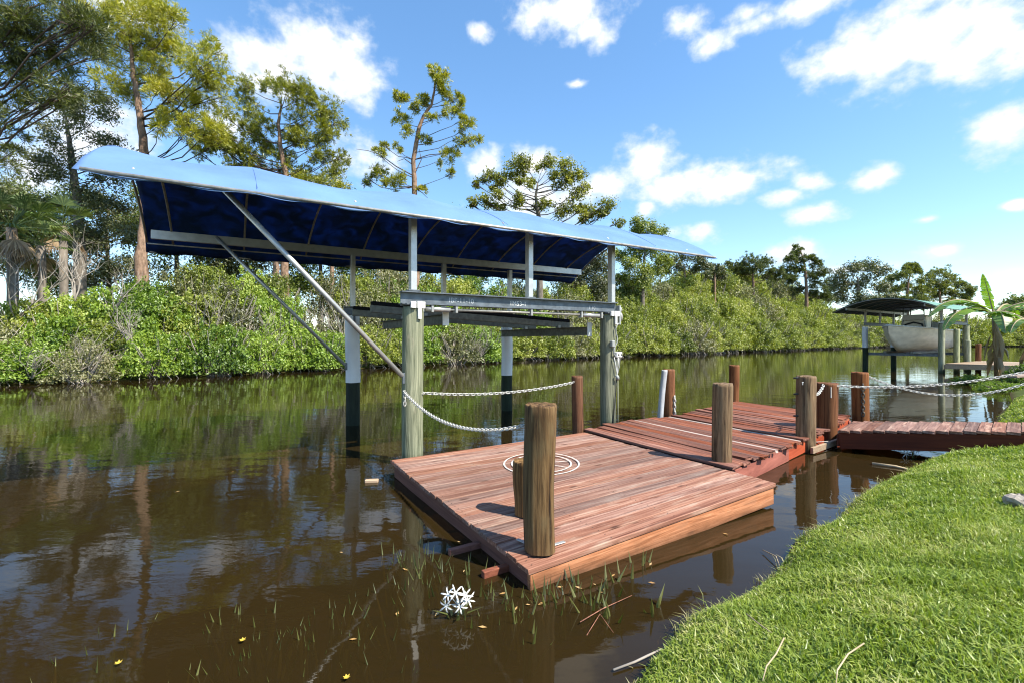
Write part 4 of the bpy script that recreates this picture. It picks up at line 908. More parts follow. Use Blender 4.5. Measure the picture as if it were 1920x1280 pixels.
# ------------------------------------------------------------------ timber posts round the docks
def post(px, top, Yd, wpx, label, mtl='pile', z0=None, zt=None, seed=0, tilt=(0, 0), group=None, flare=0.03):
    r = wpx / F * Yd / 2; c = at(px, 640, Yd); zt = EYE - (top - 640) / F * Yd if zt is None else zt
    return cyl_pile('timber_post', c, -1.2 if z0 is None else z0, zt, r, M[mtl], None, label, 'post', group, n=26, seed=seed, tilt=tilt, flare=flare)
pA = post(1012, 757, 3.22, 57, 'thick foreground timber post standing on the near corner of the platform', seed=11, z0=.172, flare=.05)
pB = post(986, 862, 3.86, 44, 'short stub post half hidden behind the thick foreground post', seed=12, z0=.182)
for (px_, py_, rot_) in ((1010, 1030, 0.1), (1042, 1022, .9)):
    p = on(px_, py_, .165); nd = (Vector((0, 3.22 * 0 + 3.22, 0)) - Vector((p.x, p.y, 0)))
    cpost = at(1012, 640, 3.22); d = Vector((p.x - cpost.x, p.y - cpost.y, 0)).normalized(); sd = d.cross(ZX)
    q = Vector((cpost.x, cpost.y, 0)) + d * .118
    MB().bbox(Vector((q.x, q.y, .245)), sd * .014, d * .003, ZX * .075, .001).build('strap', M['rust'], pA)
    MB().bbox(Vector((q.x, q.y, .176)) + d * .05, sd * .014, d * .055, ZX * .003, .001).build('strap', M['alu'], pA)
post(1083, 704, 7.22, 20, 'slim post at the back platform corner holding the upper white chain', 'pile_red', seed=13)
post(1255, 692, 9.45, 21, 'brown post behind the leaning pale pipe on the dock\'s water side', 'pile_red', seed=14)
pw = at(1241, 640, 9.30); o = cyl_pile('white_pipe', Vector((pw.x - .10, pw.y, 0)), -.6, 1.06, .060, M['pipe'], None, 'grey-white plastic pipe leaning against the brown post on the water side', 'pipe', n=16, seed=15, tilt=(.095, 0))
post(1376, 684, 10.45, 17, 'farthest post, at the outer corner of the red dock', 'pile_red', seed=16)
post(1355, 718, 5.33, 34, 'sunlit greenish-brown post where the platform meets the red dock', seed=17)
pD = post(1512, 704, 6.80, 32, 'front post of the gangway foot with dark bolts sticking out', seed=18)
for py_ in (708, 738, 779):
    p = at(1497, py_, 6.78); MB().tube([p + Vector((-.07, 0, 0)), p + Vector((.05, 0, 0))], .013, 8).build('bolt', M['black'], pD, True)
p = at(1505, 716, 6.66); MB().bbox(p, (.012, 0, 0), (0, .004, 0), (0, 0, .005), .001).bbox(p - ZX * .02, (.004, 0, 0), (0, .004, 0), (0, 0, .02), .001).build('hook', M['white'], pD)
pE = post(1547, 717, 7.40, 35, 'weathered post at the gangway foot with a white notice tag', 'pile_red', seed=19, tilt=(.012, 0))
p = at(1560, 735, 7.26); MB().bbox(p, (.030, .016, 0), (-.002, .004, 0), (0, 0, .085), .003).build('notice_tag', M['white'], pE)
pG = post(1613, 697, 8.30, 27, 'reddish post behind the gangway with a dark chain hanging down it', 'pile_red', seed=20)
post(1990, 640, 6.6, 27, 'post on the bank holding the near gangway chain', seed=21, zt=1.40, z0=-.1)
post(2005, 640, 7.6, 27, 'post on the bank holding the far gangway chain', seed=22, zt=1.36, z0=-.1)
chain('chain', 'white chain strung from the green pile across to the slim back post', at(757, 733, 5.98), at(1076, 716, 7.15), .10)
chain('chain', 'white chain drooping from the green pile to the thick foreground post', at(757, 733, 5.96), at(985, 797, 3.30), .20, link=.052, wire=.0054)
chain('chain', 'short white chain end dangling on the near green pile', at(759, 738, 5.95), at(759, 740, 5.95), 0, hang=.15)
chain('chain', 'white chain from the tagged post running over the gangway to the bank', at(1562, 722, 7.28), at(1990, 682, 6.6), .14)
chain('chain', 'slack white chain from the reddish post along the far side of the gangway', at(1627, 705, 8.25), at(2005, 684, 7.55), .42)
chain('chain', 'short white chain between the two posts at the gangway foot', at(1527, 739, 6.78), at(1544, 721, 7.25), .05)
chain('chain', 'dark chain hanging straight down on the reddish post behind the gangway', at(1618, 720, 8.13), at(1618, 721, 8.13), 0, hang=.56, material=M['darkchain'], link=.07, wire=.011)
chain('chain', 'pale chain hanging on the brown post at the water side of the dock', at(1265, 742, 9.34), at(1265, 743, 9.34), 0, hang=.38, link=.07, wire=.012)

# ------------------------------------------------------------------ old red dock
dock = empty('red_dock', (3, 7.5, 0), 'old red-painted floating dock with warped ragged planks joining the platform', 'dock')
d0 = Vector((1.145, 7.15, .245)); e0 = Vector((5.12, 10.32, .25)); g0 = Vector((2.46, 5.05, .215)); f0 = Vector((6.12, 8.2, .27))
ND = 34; pos_t = 0.0; rw = random.Random(5)
for i in range(ND):
    t = (i + .5) / ND; pale = i in (8, 15)
    jz = rw.uniform(-.008, .012); wv_ = rw.uniform(0, .018) if rw.random() < .5 else rw.uniform(-.004, .008)
    l_ = d0.lerp(e0, t) + ZX * (rw.uniform(-.008, .014) + (.03 if i in (16, 22) else 0) + .035 * math.sin(t * 9)); r_ = g0.lerp(f0, t) + ZX * (rw.uniform(-.006, .02) + .02 * math.sin(t * 7 + 1))
    wdt = ((e0 - d0).length / ND) * (.985 if not pale else .42)
    l_ = l_ + UX * rw.uniform(-.008, .008); r_ = r_ + UX * rw.uniform(-.015, .015)
    board(l_, r_, wdt - rw.uniform(.004, .014), .034, M['pale' if pale else 'red'], 'plank', dock, ends=(rw.uniform(-.02, .03), rw.uniform(-.05, .04)), warp=wv_, seg=8, ragged=.012, rg=rw, roll=rw.uniform(-.05, .05))
def fboard(p, q, ht_, mtl, parent, drop=.05, inset=.04, th=.02, name='fascia_board'):
    p = Vector(p); q = Vector(q); dd = (q - p); dd.z = 0; dd.normalize(); sd = ZX.cross(dd)
    a = down(p, drop) + sd * inset; b_ = down(q, drop) + sd * inset; L_ = (b_ - a).length; xa = (b_ - a).normalized(); ya = ZX.cross(xa).normalized()
    o = MB().bbox((0, 0, -ht_ / 2), (L_ / 2, 0, 0), (0, th, 0), (0, 0, ht_ / 2)).build(name, M[mtl], parent)
    o.location = (a + b_) / 2; o.rotation_euler = Matrix((xa, ya, xa.cross(ya))).transposed().to_euler(); return o
fboard(g0, g0.lerp(f0, .37), .20, 'redpaint', dock, .03, .05); fboard(g0.lerp(f0, .375), f0, .20, 'redpaint', dock, .03, .06)
fboard(d0, e0, .18, 'redpaint', dock, .05, -.05); fboard(d0, g0, .18, 'redpaint', dock, .05, .03); fboard(e0, f0, .18, 'redpaint', dock, .05, -.05)
cD = (d0 + e0 + g0 + f0) / 4; MB().box(Vector((cD.x, cD.y, .03)), (e0 - d0) * .46, (g0 - d0) * .44, ZX * .10).build('float', M['float'], dock)
# cross timber and cord at the gangway foot
MB().bbox((on(1522, 848, .03) + on(1575, 829, .05)) / 2 + ZX * .03, (on(1575, 829, .05) - on(1522, 848, .03)) / 2, Vector((.03, -.05, 0)).normalized() * .02, ZX * .045).build('foot_timber', M['tan'], dock)
MB().tube([on(1528, 828, .10), on(1560, 826, .06), on(1600, 830, .02), on(1640, 838, .0)], .006, 6).build('mooring_cord', M['chain'], dock, True)

# gangway
gang = empty('gangway', (6, 6.5, 0), 'sloping plank gangway with dark red side beams running up to the lawn', 'gangway')
gn0 = on(1572, 806, .32); gn1 = on(1920, 809, .50); gf0 = on(1600, 789, .32); gf1 = on(1920, 791, .50)
gn1 = gn0 + (gn1 - gn0) * 1.55; gf1 = gf0 + (gf1 - gf0) * 1.55
NG = 22; rg_ = random.Random(9)
for i in range(NG):
    t = (i + .5) / NG; wd = (gn1 - gn0).length / NG
    board(gn0.lerp(gn1, t) + ZX * rg_.uniform(-.003, .005), gf0.lerp(gf1, t) + ZX * rg_.uniform(-.003, .005), wd - rg_.uniform(.004, .01), .034, M['gang'], 'plank', gang, ends=(rg_.uniform(-.01, .02), rg_.uniform(-.01, .02)), ragged=.008, seg=3, rg=rg_)
fboard(gn0, gn1, .235, 'stringer', gang, .04, .03, .02, 'side_beam'); fboard(gf0, gf1, .235, 'stringer', gang, .04, -.03, .02, 'side_beam')
MB().bbox((gn0 + gf0) / 2 - ZX * .15, (gf0 - gn0) * .46, (gn1 - gn0).normalized() * .03, ZX * .09).build('end_beam', M['stringer'], gang)

# ------------------------------------------------------------------ neighbour's lift, boat and dock
NO = Vector((22.75, 24.1, 0))
def np_(t, w, z): return NO + UX * t + VX * w + ZX * z
nl = empty('distant_boat_lift', NO, 'distant boat lift with dark green canopy holding a boat beyond the gangway', 'boat lift')
for k, (t, w) in enumerate(((0, 0), (4.2, 0), (0, 3.4), (4.2, 3.4))):
    if w: 
        o = cyl_pile('pile', np_(t, w, 0), -1.6, 1.30, .14, M['algae_pile'], nl, seed=50 + k); cyl_pile('sleeve', np_(t, w, 0), 1.28, 2.5, .15, M['sleeve'], o, seed=60 + k)
    else: cyl_pile('pile', np_(t, w, 0), -1.6, 2.6, .135, M['pile_green'], nl, seed=50 + k)
for w in (0, 3.4):
    ibeam(np_(-.2, w, 2.66), np_(4.4, w, 2.66), .18, .14, 'top_beam', M['steel'], nl)
    for t in (0, 2.1, 4.2): MB().bbox(np_(t, w, 3.1), UX * .05, VX * .05, ZX * .36).build('post', M['alu_old'], nl)
    MB().bbox(np_(1.9, w, 3.45), UX * 4.4, VX * .03, ZX * .07).build('eave_beam', M['alu_old'], nl)
for t in (0.1, 4.1):
    ibeam(np_(t, .1, .93), np_(t, 3.3, .93), .16, .12, 'cradle_beam', M['steel'], nl)
    for w in (.14, 3.22): MB().tube([np_(t, w, .95), np_(t, w, 2.6)], .010, 5).build('lift_cable', M['steel'], nl)
for w in (1.1, 2.3): MB().bbox(np_(2.1, w, 1.05), UX * 2.6, VX * .07, ZX * .05).build('bunk', M['bunkwood'], nl)
vv = []; n1, n2 = 40, 20
def arch2(f_): return 3.28 + .66 * (1 - (2 * f_ - 1) ** 2)
for i in range(n1 + 1):
    t = -2.6 + 9.2 * i / n1
    for j in range(n2 + 1):
        f_ = j / n2; vv.append(np_(t, -.65 + 4.7 * f_, arch2(f_) - .03 * abs(math.sin(math.pi * t / 1.3))))
I3 = np.arange((n1 + 1) * (n2 + 1)).reshape(n1 + 1, n2 + 1)
ff = np.stack([I3[:-1, :-1].ravel(), I3[1:, :-1].ravel(), I3[1:, 1:].ravel(), I3[:-1, 1:].ravel()], 1)
c2 = obj('canopy', np_mesh('green_canopy', np.array([tuple(p) for p in vv]), ff, 4, True), M['green'], nl); c2.data.materials.append(M['lining_green']); sm = c2.modifiers.new('thickness', 'SOLIDIFY'); sm.thickness = .005; sm.offset = 1; sm.material_offset = 1
for t in (-2.57, -1.3, 0, 1.3, 2.6, 3.9, 5.2, 6.57): MB().tube([np_(t, -.65 + 4.7 * f_, arch2(f_) - .045) for f_ in np.linspace(.01, .99, 13)], .02, 6).build('rib', M['alu_old'], nl, True)

boat = empty('motor_boat', np_(1.5, 1.7, 1.05), 'cream centre-console motor boat raised on the distant lift, bow towards us', 'boat')
secs = []; NS = 15
for i in range(NS + 1):
    f_ = i / NS; t = -1.75 + 7.0 * f_       # bow at t=-1.75
    k = min(1, f_ / .58); bm = 1.22 * (1 - (1 - k) ** 1.75) + .02; keel = 1.02 + .95 * (1 - min(1, f_ / .26)) ** 2.2; sh = 2.28 + .22 * (1 - f_) ** 2
    ch = keel + (.34 + .36 * (1 - k)) * min(1, (sh - keel) / 1.0); cw = bm * (.80 - .18 * (1 - k))
    pr = [(0, keel), (cw * .5, keel + (ch - keel) * .55), (cw, ch), (bm * .93, (ch + sh) * .5), (bm, sh)]
    secs.append([np_(t - .30 * (1 - k) * (z - keel) / 1.2, 1.7 - y, z) for y, z in pr[::-1]] + [np_(t - .30 * (1 - k) * (z - keel) / 1.2, 1.7 + y, z) for y, z in pr[1:]])
hb = MB(); m = len(secs[0]); hb.add([p for s_ in secs for p in s_], [(i*m+k, i*m+k+1, (i+1)*m+k+1, (i+1)*m+k) for i in range(NS) for k in range(m - 1)] + [tuple(NS*m + k for k in range(m))])
hull = hb.build('hull', M['hull'], boat, True)
MB().tube([s_[0] for s_ in secs], .045, 6).build('rub_rail', M['white'], hull, True); MB().tube([s_[-1] for s_ in secs], .045, 6).build('rub_rail', M['white'], hull, True)
dk = MB(); dk.add([p - ZX * .06 for s_ in secs for p in (s_[0], s_[-1])], [(2*i, 2*i+1, 2*i+3, 2*i+2) for i in range(NS)]); dk.build('foredeck', M['white'], boat)
MB().bbox(np_(2.3, 1.7, 2.72), UX * .42, VX * .55, ZX * .42, .06).build('console', M['hull'], boat)
MB().bbox(np_(1.80, 1.7, 3.02), UX * .03, VX * .50, ZX * .16, .02).build('windscreen', M['glass'], boat)
MB().tube([np_(1.84, 1.7 - .42, 2.40), np_(1.84, 1.7 - .38, 2.62), np_(1.84, 1.7, 2.74), np_(1.84, 1.7 + .38, 2.62), np_(1.84, 1.7 + .42, 2.40)], .05, 6).build('console_hatch', M['black'], boat, True)
for t in (1.75, 2.85):
    for w in (1.15, 2.25): MB().tube([np_(t, w, 2.3), np_(t + .1, w + (.1 if w < 1.7 else -.1), 3.55)], .03, 6).build('top_leg', M['alu'], boat, True)
MB().bbox(np_(2.4, 1.7, 3.58), UX * .95, VX * .85, ZX * .03, .02).build('hard_top', M['black'], boat)
MB().bbox(np_(4.1, 1.7, 2.55), UX * .3, VX * .6, ZX * .25, .05).build('rear_seat', M['white'], boat)
MB().bbox(np_(5.55, 1.7, 2.35), UX * .28, VX * .22, ZX * .42, .1).bbox(np_(5.5, 1.7, 1.6), UX * .1, VX * .07, ZX * .5, .03).build('outboard', M['black'], boat)
nd = empty('distant_dock', on(1800, 690, 0), 'tan plank dock beside the distant boat lift, behind the banana plant', 'dock')
q0 = np_(-.6, -.35, .52); q1 = np_(4.9, -.35, .52)
for i in range(14):
    t = i / 13; board(q0.lerp(q1, t), q0.lerp(q1, t) - VX * 3.6, .40, .05, M['tan'], 'plank', nd)
MB().bbox(q0 - VX * 1.8 - ZX * .16 - UX * .19, VX * 1.8, UX * .03, ZX * .10).build('rim_board', M['tan'], nd); MB().bbox(q0.lerp(q1, .5) + VX * .02 - ZX * .16, UX * 2.95, VX * .03, ZX * .10).build('rim_board', M['tan'], nd)
for k, (t, w, h, lab) in enumerate(((1.2, -.30, 2.3, 'greenish mooring pile with a pale cap, first behind the distant lift post'), (2.9, -.35, 1.7, 'pale low mooring pile at the far side of the distant dock'), (4.6, -.4, 1.5, 'dark stubby mooring pile farthest along the distant dock'))):
    cyl_pile('mooring_pile', np_(t, w, 0), -1.5, h, .13, M['pile_green' if k < 2 else 'pile_red'], None, lab, 'post', seed=70 + k)
# house and seawall far down the canal
# ------------------------------------------------------------------ banana plants
def banana(label, base, h, leaves, seed, lean=0.0):
    rg = random.Random(seed); base = Vector(base); e = empty('banana_plant', base, label, 'banana plant')
    top = base + Vector((lean, 0, h)); pts = [base - ZX * .1, base.lerp(top, .35), base.lerp(top, .7), top]
    MB().tube(pts, [.15, .12, .10, .075], 12).build('stem', M['palm_dead'], e, True)
    for k in range(9):     # dry sheaths hanging on the stem
        a = rg.uniform(0, 6.28); z = rg.uniform(.3, .85); p = base.lerp(top, z); d = Vector((math.cos(a), math.sin(a), 0)); s_ = d.cross(ZX) * rg.uniform(.06, .12); L_ = rg.uniform(.6, 1.3)
        MB().add([p + d * .1 - s_ * .4, p + d * .1 + s_ * .4, p + d * .3 - ZX * L_ * .5 + s_, p + d * .34 - ZX * L_, p + d * .3 - ZX * L_ * .5 - s_], [(0, 1, 2, 3, 4)]).build('dry_leaf', M['palm_dead'], e)
    for (az_, el_, L_, droop) in leaves:
        d = Vector((math.cos(az_) * math.cos(el_), math.sin(az_) * math.cos(el_), math.sin(el_))); n = 26; cur = top.copy(); ps = [cur.copy()]; dd = d.copy()
        for i in range(n):
            dd = (dd - ZX * droop / n * (0.5 + i / n)).normalized(); cur = cur + dd * L_ / n; ps.append(cur.copy())
        b = MB()
        for i in range(4, n):
            f0_, f1_ = i / n, (i + 1) / n
            def wdt(f_): f_ = (f_ - .12) / .88; return .34 * L_ / 2.4 * max(0, math.sin(math.pi * min(1, max(0, f_)) ** .75)) ** .6
            a, c = ps[i], ps[i + 1]; t_ = (c - a).normalized(); sd = t_.cross(ZX).normalized() if abs(t_.z) < .98 else Vector((1, 0, 0)); up = sd.cross(t_)
            gap = .0 if rg.random() < .6 else .10
            for sg in (-1, 1):
                dr = -.28 + rg.uniform(-.18, .10); w0, w1 = wdt(f0_), wdt(f1_)
                b.add([a, a + sd * sg * w0 + up * dr * w0 * .9, a.lerp(c, 1 - gap) + sd * sg * w1 + up * dr * w1 * .9, c], [(0, 1, 2, 3)])
        lf = b.build('leaf', M['banana'], e); MB().tube(ps, [.045 * (1 - .85 * i / n) for i in range(n + 1)], 6).build('midrib', M['straw'], lf, True)
bp_ = at(1874, 690, 18.2)
banana('banana plant with one upright and two arching torn leaves on the far bank', (bp_.x, bp_.y, .3), 2.35, [(math.pi * .97, .80, 2.9, 2.2), (math.pi * 1.03, .58, 2.7, 2.2), (math.pi * .95, 1.36, 1.75, .25), (.05, .5, 2.8, 1.2), (-.6, .8, 2.3, 2.2), (.4, .8, 2.2, 2.2), (math.pi * 1.3, .5, 2.0, 2.6)], 3, -.2)
bq = at(1935, 690, 17.0)
banana('second banana plant with drooping leaves cut by the right edge', (bq.x, bq.y, .35), 1.9, [(math.pi * 1.1, .6, 1.6, 2.2), (math.pi * .8, .9, 1.6, 1.8), (math.pi * 1.3, .7, 1.5, 2.0), (.2, .8, 1.8, 1.5)], 4)
for k, (px, py, Yd, sx, sz, lab) in enumerate(((1828, 712, 17.6, .85, .42, 'low bright green creeper tumbling to the water at the banana plant'), (1880, 722, 15.2, .75, .38, 'shaded creeper mat on the bank below the banana plant'), (1935, 700, 15.5, .8, .7, 'leafy shrub behind the bank chain at the right edge'))):
    p = at(px, py, Yd); bush((p.x, p.y, max(ground_at(p.x, p.y) - .05, -.05)), sx, sx, sz, BA, lab, 'creepers on the near bank', name='creeper')
for k, (px, Yd, h, r_) in enumerate(((1800, 146, 10.5, 8), (1850, 150, 10, 8), (1910, 155, 10.0, 9), (1965, 160, 10.0, 9))):
    p = at(px, 640, Yd); bush((p.x, p.y, 0.1), r_, r_, h, BB, ['yellow-green bush directly behind the distant green pile', 'yellow-green bush seen left of the banana stem', 'bush behind the banana stem at the right edge', 'bush behind the second banana plant'][k], 'bushes behind the banana plants', name='bush')

# ------------------------------------------------------------------ lawn
def lawn_points(n, x0, x1, y0, y1, rg):
    P = np.column_stack([rg.uniform(x0, x1, n), rg.uniform(y0, y1, n)]); d = sdist(P, NEAR)
    px = 960 + F * P[:, 0] / np.maximum(P[:, 1], .1)
    wob = .035 * np.sin(P[:, 0] * 9 + P[:, 1] * 4) + .03 * np.sin(P[:, 0] * 23 - P[:, 1] * 17) + .02 * np.sin(P[:, 1] * 41)
    pat = np.sin(P[:, 0] * 5.3 + 1.7 * np.sin(P[:, 1] * 3.1)) * np.sin(P[:, 1] * 6.1 + 1.3 * np.sin(P[:, 0] * 2.3))
    keep = (d > -0.03 + wob) & (px < 2500) & (P[:, 1] > 1.2) & (rg.random(n) < .80 + .25 * pat); return P[keep], d[keep]
def blades(P, d, hgt, wid, rg):
    n = len(P); z = ground_z(P); base = np.column_stack([P, z - .006])
    a = rg.uniform(0, 2 * np.pi, n); lean = rg.uniform(.15, 1.15, n); h = hgt * rg.uniform(.4, 1.15, n) * (1 + .35 * np.sin(P[:, 0] * 7 + 2 * np.sin(P[:, 1] * 5)) * np.sin(P[:, 1] * 8)) * np.where(rg.random(n) < .04, 1.7, 1.0); w = wid * rg.uniform(.6, 1.25, n)
    dr = np.column_stack([np.cos(a), np.sin(a), np.zeros(n)]); sd = np.column_stack([-np.sin(a), np.cos(a), np.zeros(n)])
    rot = rg.uniform(-.9, .9, n); sd = unit(sd * np.cos(rot)[:, None] + dr * np.sin(rot)[:, None])
    up = np.array([0, 0, 1.0])
    m1 = base + (dr * (lean * .28)[:, None] + up * .55) * h[:, None]; tp = base + (dr * (lean * .95)[:, None] + up * (1 - .42 * lean[:, None])) * h[:, None]
    W_ = sd * w[:, None] * .5
    v = np.stack([base - W_ * .7, base + W_ * .7, m1 + W_, m1 - W_, tp], 1).reshape(-1, 3)
    i = np.arange(n)[:, None] * 5
    return v, np.concatenate([i + np.array([[0, 1, 2]]), i + np.array([[0, 2, 3]]), i + np.array([[3, 2, 4]])])
vs_all, fs_all, nv = [], [], 0
for (n, box, hg, wd) in ((170000, (0, 5, 1.5, 3.3), .066, .0066), (130000, (1.5, 7.5, 3.3, 5.2), .068, .0085), (60000, (3.5, 10, 5.2, 7.6), .072, .011), (50000, (7, 16, 6.5, 12.5), .09, .020)):
    rg = np.random.default_rng(n); P, d = lawn_points(n, *box, rg); v, f = blades(P, d, hg * np.clip(.55 + d * .8, .55, 1.0), wd, rg); vs_all.append(v); fs_all.append(f + nv); nv += len(v)
props(obj('lawn_grass', np_mesh('lawn_grass', np.concatenate(vs_all), np.concatenate(fs_all), 3), M['grass']), 'bright green mown lawn grass covering the near bank', 'grass', kind='stuff')

rg = np.random.default_rng(5); P = np.column_stack([rg.uniform(0, 8, 60000), rg.uniform(1.5, 7, 60000)]); d = sdist(P, NEAR)
kp = (d > -.07) & (d < .12) & (rg.random(60000) < .9) & (np.sin(P[:, 0] * 6 + P[:, 1] * 3) + rg.normal(size=60000) * .5 > -.2); P, d = P[kp], d[kp]
v, f = blades(P, d, .085, .0055, rg); props(obj('dry_grass_fringe', np_mesh('dry_grass_fringe', v, f, 3), M['fringe']), 'pale dry grass fringe hanging over the lawn edge into the water', 'grass', kind='stuff')
# rock, runners and twigs on the bank
rk = MB(); rgk = random.Random(3); me_v = []
c = on(1912, 938, .42); 
for i in range(7):
    th = math.pi * i / 6
    for k in range(12):
        ph = 2 * math.pi * k / 12; r = .075 * (1 + rgk.uniform(-.18, .18)); me_v.append(c + Vector((math.sin(th) * math.cos(ph) * r * 1.3, math.sin(th) * math.sin(ph) * r, math.cos(th) * r * .7)))
rk.add(me_v, [(i*12+k, i*12+(k+1)%12, (i+1)*12+(k+1)%12, (i+1)*12+k) for i in range(6) for k in range(12)])
props(rk.build('rock', M['rock'], None), 'pale rough rock lying in the lawn at the right edge', 'rock')
def runner(pts, r, label, mtl='straw', name='dry_stem'):
    P = [on(x, y, z) for x, y, z in pts]; P = [Vector((p.x, p.y, max(p.z, ground_at(p.x, p.y) + .03 if p.z > .06 else p.z))) for p in P]
    props(MB().tube(P, [r] * (len(P) - 1) + [r * .5], 6).build(name, M[mtl], None, True), label, 'twig')
runner([(1470,1195,.42),(1455,1225,.42),(1437,1248,.42),(1430,1275,.42)], .0028, 'straw-coloured dry grass runner in the foreground lawn, left one')
runner([(1620,1205,.45),(1590,1225,.45),(1570,1255,.45),(1568,1279,.45)], .0028, 'straw-coloured dry grass runner in the foreground lawn, right one')
runner([(1400,1150,.30),(1425,1170,.33),(1447,1185,.36)], .003, 'short dry stem lying on the lawn near the waterline')
runner([(1150,1255,.012),(1190,1240,.015),(1215,1228,.03),(1242,1215,.05)], .006, 'pale twig lying at the water edge at the foot of the lawn', 'twig', 'twig')
runner([(1430,1030,.02),(1455,1042,.04),(1462,1060,.03)], .004, 'forked dry twig on the lawn edge beside the platform', 'straw', 'twig')
runner([(1635,868,.012),(1680,874,.012),(1705,879,.012)], .02, 'yellow reed stalk floating under the gangway', 'straw', 'reed_stalk')
runner([(1088,1165,.02),(1130,1140,.02),(1185,1115,.02)], .003, 'reddish twig floating in front of the platform fascia', 'rust', 'twig')
runner([(1100,1190,.0),(1125,1150,.03),(1150,1185,.0)], .0025, 'small crooked twig sticking out of the water near the fascia', 'rust', 'twig')
p = on(697, 901, .01); props(MB().bbox(p, (.075, .01, 0), (-.004, .03, 0), (0, 0, .02), .006).build('driftwood_block', M['tan'], None), 'small wooden block floating beside the back platform corner', 'driftwood')
p = at(1908, 700, 12.5); props(MB().bbox((p.x, p.y, p.z - .05), (.35, .1, .02), (-.05, .16, 0), (0, 0, .03), .01).build('pale_board', M['pale'], None), 'pale board resting on the bank at the right edge above the lawn', 'board')

# ------------------------------------------------------------------ water plants
PL = [(157,1222),(190,1205),(223,1193),(160,1268),(407,1167),(437,1160),(497,1140),(480,1218),(462,1232),(517,1200),(607,1173),(587,1190),(647,1153),(700,1193),(740,1133),(673,1120),(547,1250),(793,1053),(733,1050),(820,1085),(847,1080),(867,1062),(807,1147),(727,1258),(745,1272),(907,1120),(947,1107),(967,1140),(1010,1112),(1033,1118),(1093,1105),(1120,1092),(1127,1125),(1153,1155),(1193,1060),(987,1195),(1227,1145),(100,1285),(330,1290),(560,1215),(635,1205),(690,1225),(770,1110),(880,1150),(930,1165),(1060,1135),(1000,1135),(1020,1122),(1045,1130),(1070,1115),(1100,1125),(1082,1098),(790,1075),(800,1062),(812,1095),(835,1100),(885,1085),(895,1105),(915,1140),(930,1120),(960,1118),(975,1155),(1140,1098),(1110,1140),(780,1040),(775,1060),(752,1090),(1170,1085),(612,1185),(622,1165),(600,1160),(470,1205),(495,1215),(500,1165)]
for k, (px, py) in enumerate(PL):
    rg = random.Random(200 + k); p = on(px, py, .0); gz = min(ground_at(p.x, p.y), -.05); dp_ = min(.35, -gz)
    b = MB()
    deep = p.y < 3.1 and px < 800
    for i in range(rg.randint(3, 6)):
        a = rg.uniform(0, 6.28); r0 = rg.uniform(0, .05); b0 = Vector((p.x + math.cos(a) * r0, p.y + math.sin(a) * r0, -dp_))
        h = (rg.uniform(0, .08) if deep else rg.uniform(.02, .13)) + dp_; ln_ = rg.uniform(.05, .55); a2 = a + rg.uniform(-1, 1)
        tp = b0 + Vector((math.cos(a2) * ln_ * h, math.sin(a2) * ln_ * h, h)); md = b0.lerp(tp, .55) + Vector((0, 0, .02)); w = rg.uniform(.007, .013)
        sd = Vector((1, rg.uniform(-.4, .4), 0)).normalized() * w; dpth = Vector((0, .003, 0))
        b.add([b0 - sd * .6, b0 + sd * .6, md + sd, tp, md - sd, md - dpth * 1.0], [(0, 1, 2, 5), (0, 5, 4), (5, 2, 3), (4, 5, 3)])
    near = next(z for lim, z in ((260, 'in the lower left water'), (540, 'around the small yellow flower'), (690, 'along the reflected brace'), (780, 'between brace reflection and lily'), (900, 'beside the white lily'), (1050, 'at the near platform corner'), (1400, 'along the cedar fascia')) if px < lim)
    o = b.build('water_plant', M['reed'], None)
    props(o, f'thin green blades of a water plant {near}', 'water plant', f'water plants {near}')
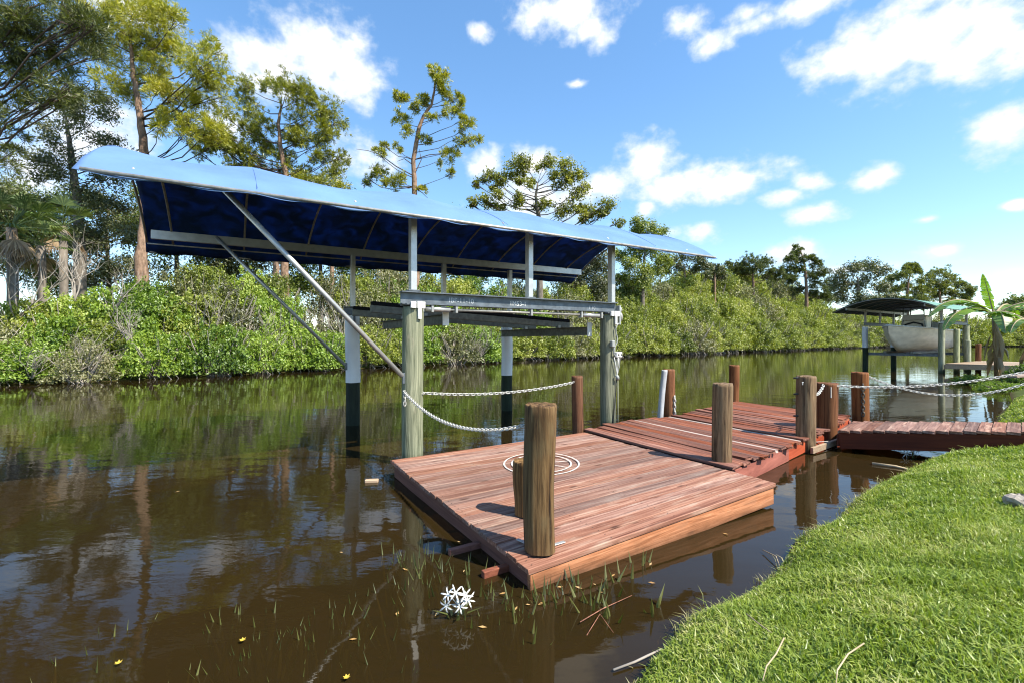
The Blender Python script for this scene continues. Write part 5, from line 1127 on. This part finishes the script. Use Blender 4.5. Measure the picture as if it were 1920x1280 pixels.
def spider_lily(label, px, py, z, seed, size=1.0):
    rg = random.Random(seed); p = on(px, py, z); e = empty('spider_lily', (p.x, p.y, 0), label, 'flower')
    MB().tube([(p.x, p.y, -.2), (p.x + .01, p.y, z - .02)], .006, 6).build('stalk', M['reed'], e, True)
    for k, (ox, oz) in enumerate(((.018, -.030), (-.062, -.034), (-.050, .030), (-.005, .048), (.048, .036), (.064, -.002))):
        c = p + Vector((ox, rg.uniform(-.03, .02), oz)) * size
        nrm_ = Vector((ox * 6 + rg.uniform(-.15, .15), -1, oz * 6 + .45)).normalized(); u_ = nrm_.orthogonal().normalized(); v_ = nrm_.cross(u_); b = MB()
        b.tube([p - ZX * .03, p.lerp(c, .5) - ZX * .012, c], .0022, 5)
        for q in range(6):
            an = q / 6 * 6.283 + rg.uniform(-.12, .12); d = u_ * math.cos(an) + v_ * math.sin(an); s_ = nrm_.cross(d) * .0042 * size; L_ = .047 * size * rg.uniform(.85, 1.1)
            m_ = c + d * L_ * .5 + nrm_ * .006; m2_ = c + d * L_ * .82 + nrm_ * .001; t_ = c + d * L_ * 1.05 - nrm_ * .012
            b.add([c - s_ * .5, c + s_ * .5, m_ + s_, m2_ + s_ * .75, t_, m2_ - s_ * .75, m_ - s_], [(0, 1, 2, 6), (6, 2, 3, 5), (5, 3, 4)])
        b.build('bloom', M['lily'], e)
    for k in range(5):
        a = k * 1.3 + seed; d = Vector((math.cos(a), math.sin(a) * .6, 0)); q0 = Vector((p.x, p.y, -.12)); q1 = q0 + d * .06 + ZX * .15; q2 = q0 + d * .16 + ZX * .19; w_ = d.cross(ZX).normalized() * .010
        MB().add([q0 - w_, q0 + w_, q1 + w_, q2, q1 - w_], [(0, 1, 2, 4), (4, 2, 3)]).build('leaf', M['reed'], e)
spider_lily('white spider lily cluster blooming in the water by the near platform corner', 857, 1122, .11, 1, 1.05)
spider_lily('white spider lily blooming in the shade under the gangway', 1710, 844, .10, 2, 1.4)
for k, (px, py, lab) in enumerate(((455, 1200, 'small yellow flower among submerged blades in the middle shallow'), (222, 1243, 'drowned yellow flower low in the lower left water'), (650, 1270, 'yellow blossom cut by the bottom edge of the view'))):
    p = on(px, py, .015); b = MB()
    for j in range(6):
        an = j / 6 * 6.283; d = Vector((math.cos(an), math.sin(an), .5)).normalized(); s_ = d.cross(ZX).normalized() * .008
        b.add([p, p + d * .010 + s_ * .7, p + d * .021, p + d * .010 - s_ * .7], [(0, 1, 2, 3)])
    props(b.build('yellow_flower', M['yellow'], None), lab, 'flower')
rgf = random.Random(77)
LF = [(1115,1095),(1078,1072),(1150,1078),(1050,1100),(1220,1057),(1222,1092),(943,1112),(820,1150),(905,1175),(968,1140),(1130,1105),(990,1133),(870,1070),(850,1040),(760,1067),(1015,1131),(662,1198),(745,1150),(436,884),(333,921),(640,1035),(1085,1101),(860,1015),(1128,1110),(1360,1000)]
for k, (px, py) in enumerate(LF):
    p = on(px, py, .005); a = rgf.uniform(0, 6.28); d = Vector((math.cos(a), math.sin(a), 0)); s_ = d.cross(ZX); L_ = rgf.uniform(.012, .028); w = L_ * .42
    o = MB().add([p - d * L_, p + s_ * w + ZX * .004, p + d * L_ + ZX * .006, p - s_ * w + ZX * .003, p + ZX * .001], [(0, 4, 1), (1, 4, 2), (2, 4, 3), (3, 4, 0)]).build('floating_leaf', M['deadleaf'], None)
    props(o, 'small yellowed leaf floating on the brown water', 'leaf', 'fallen leaves floating on the water')
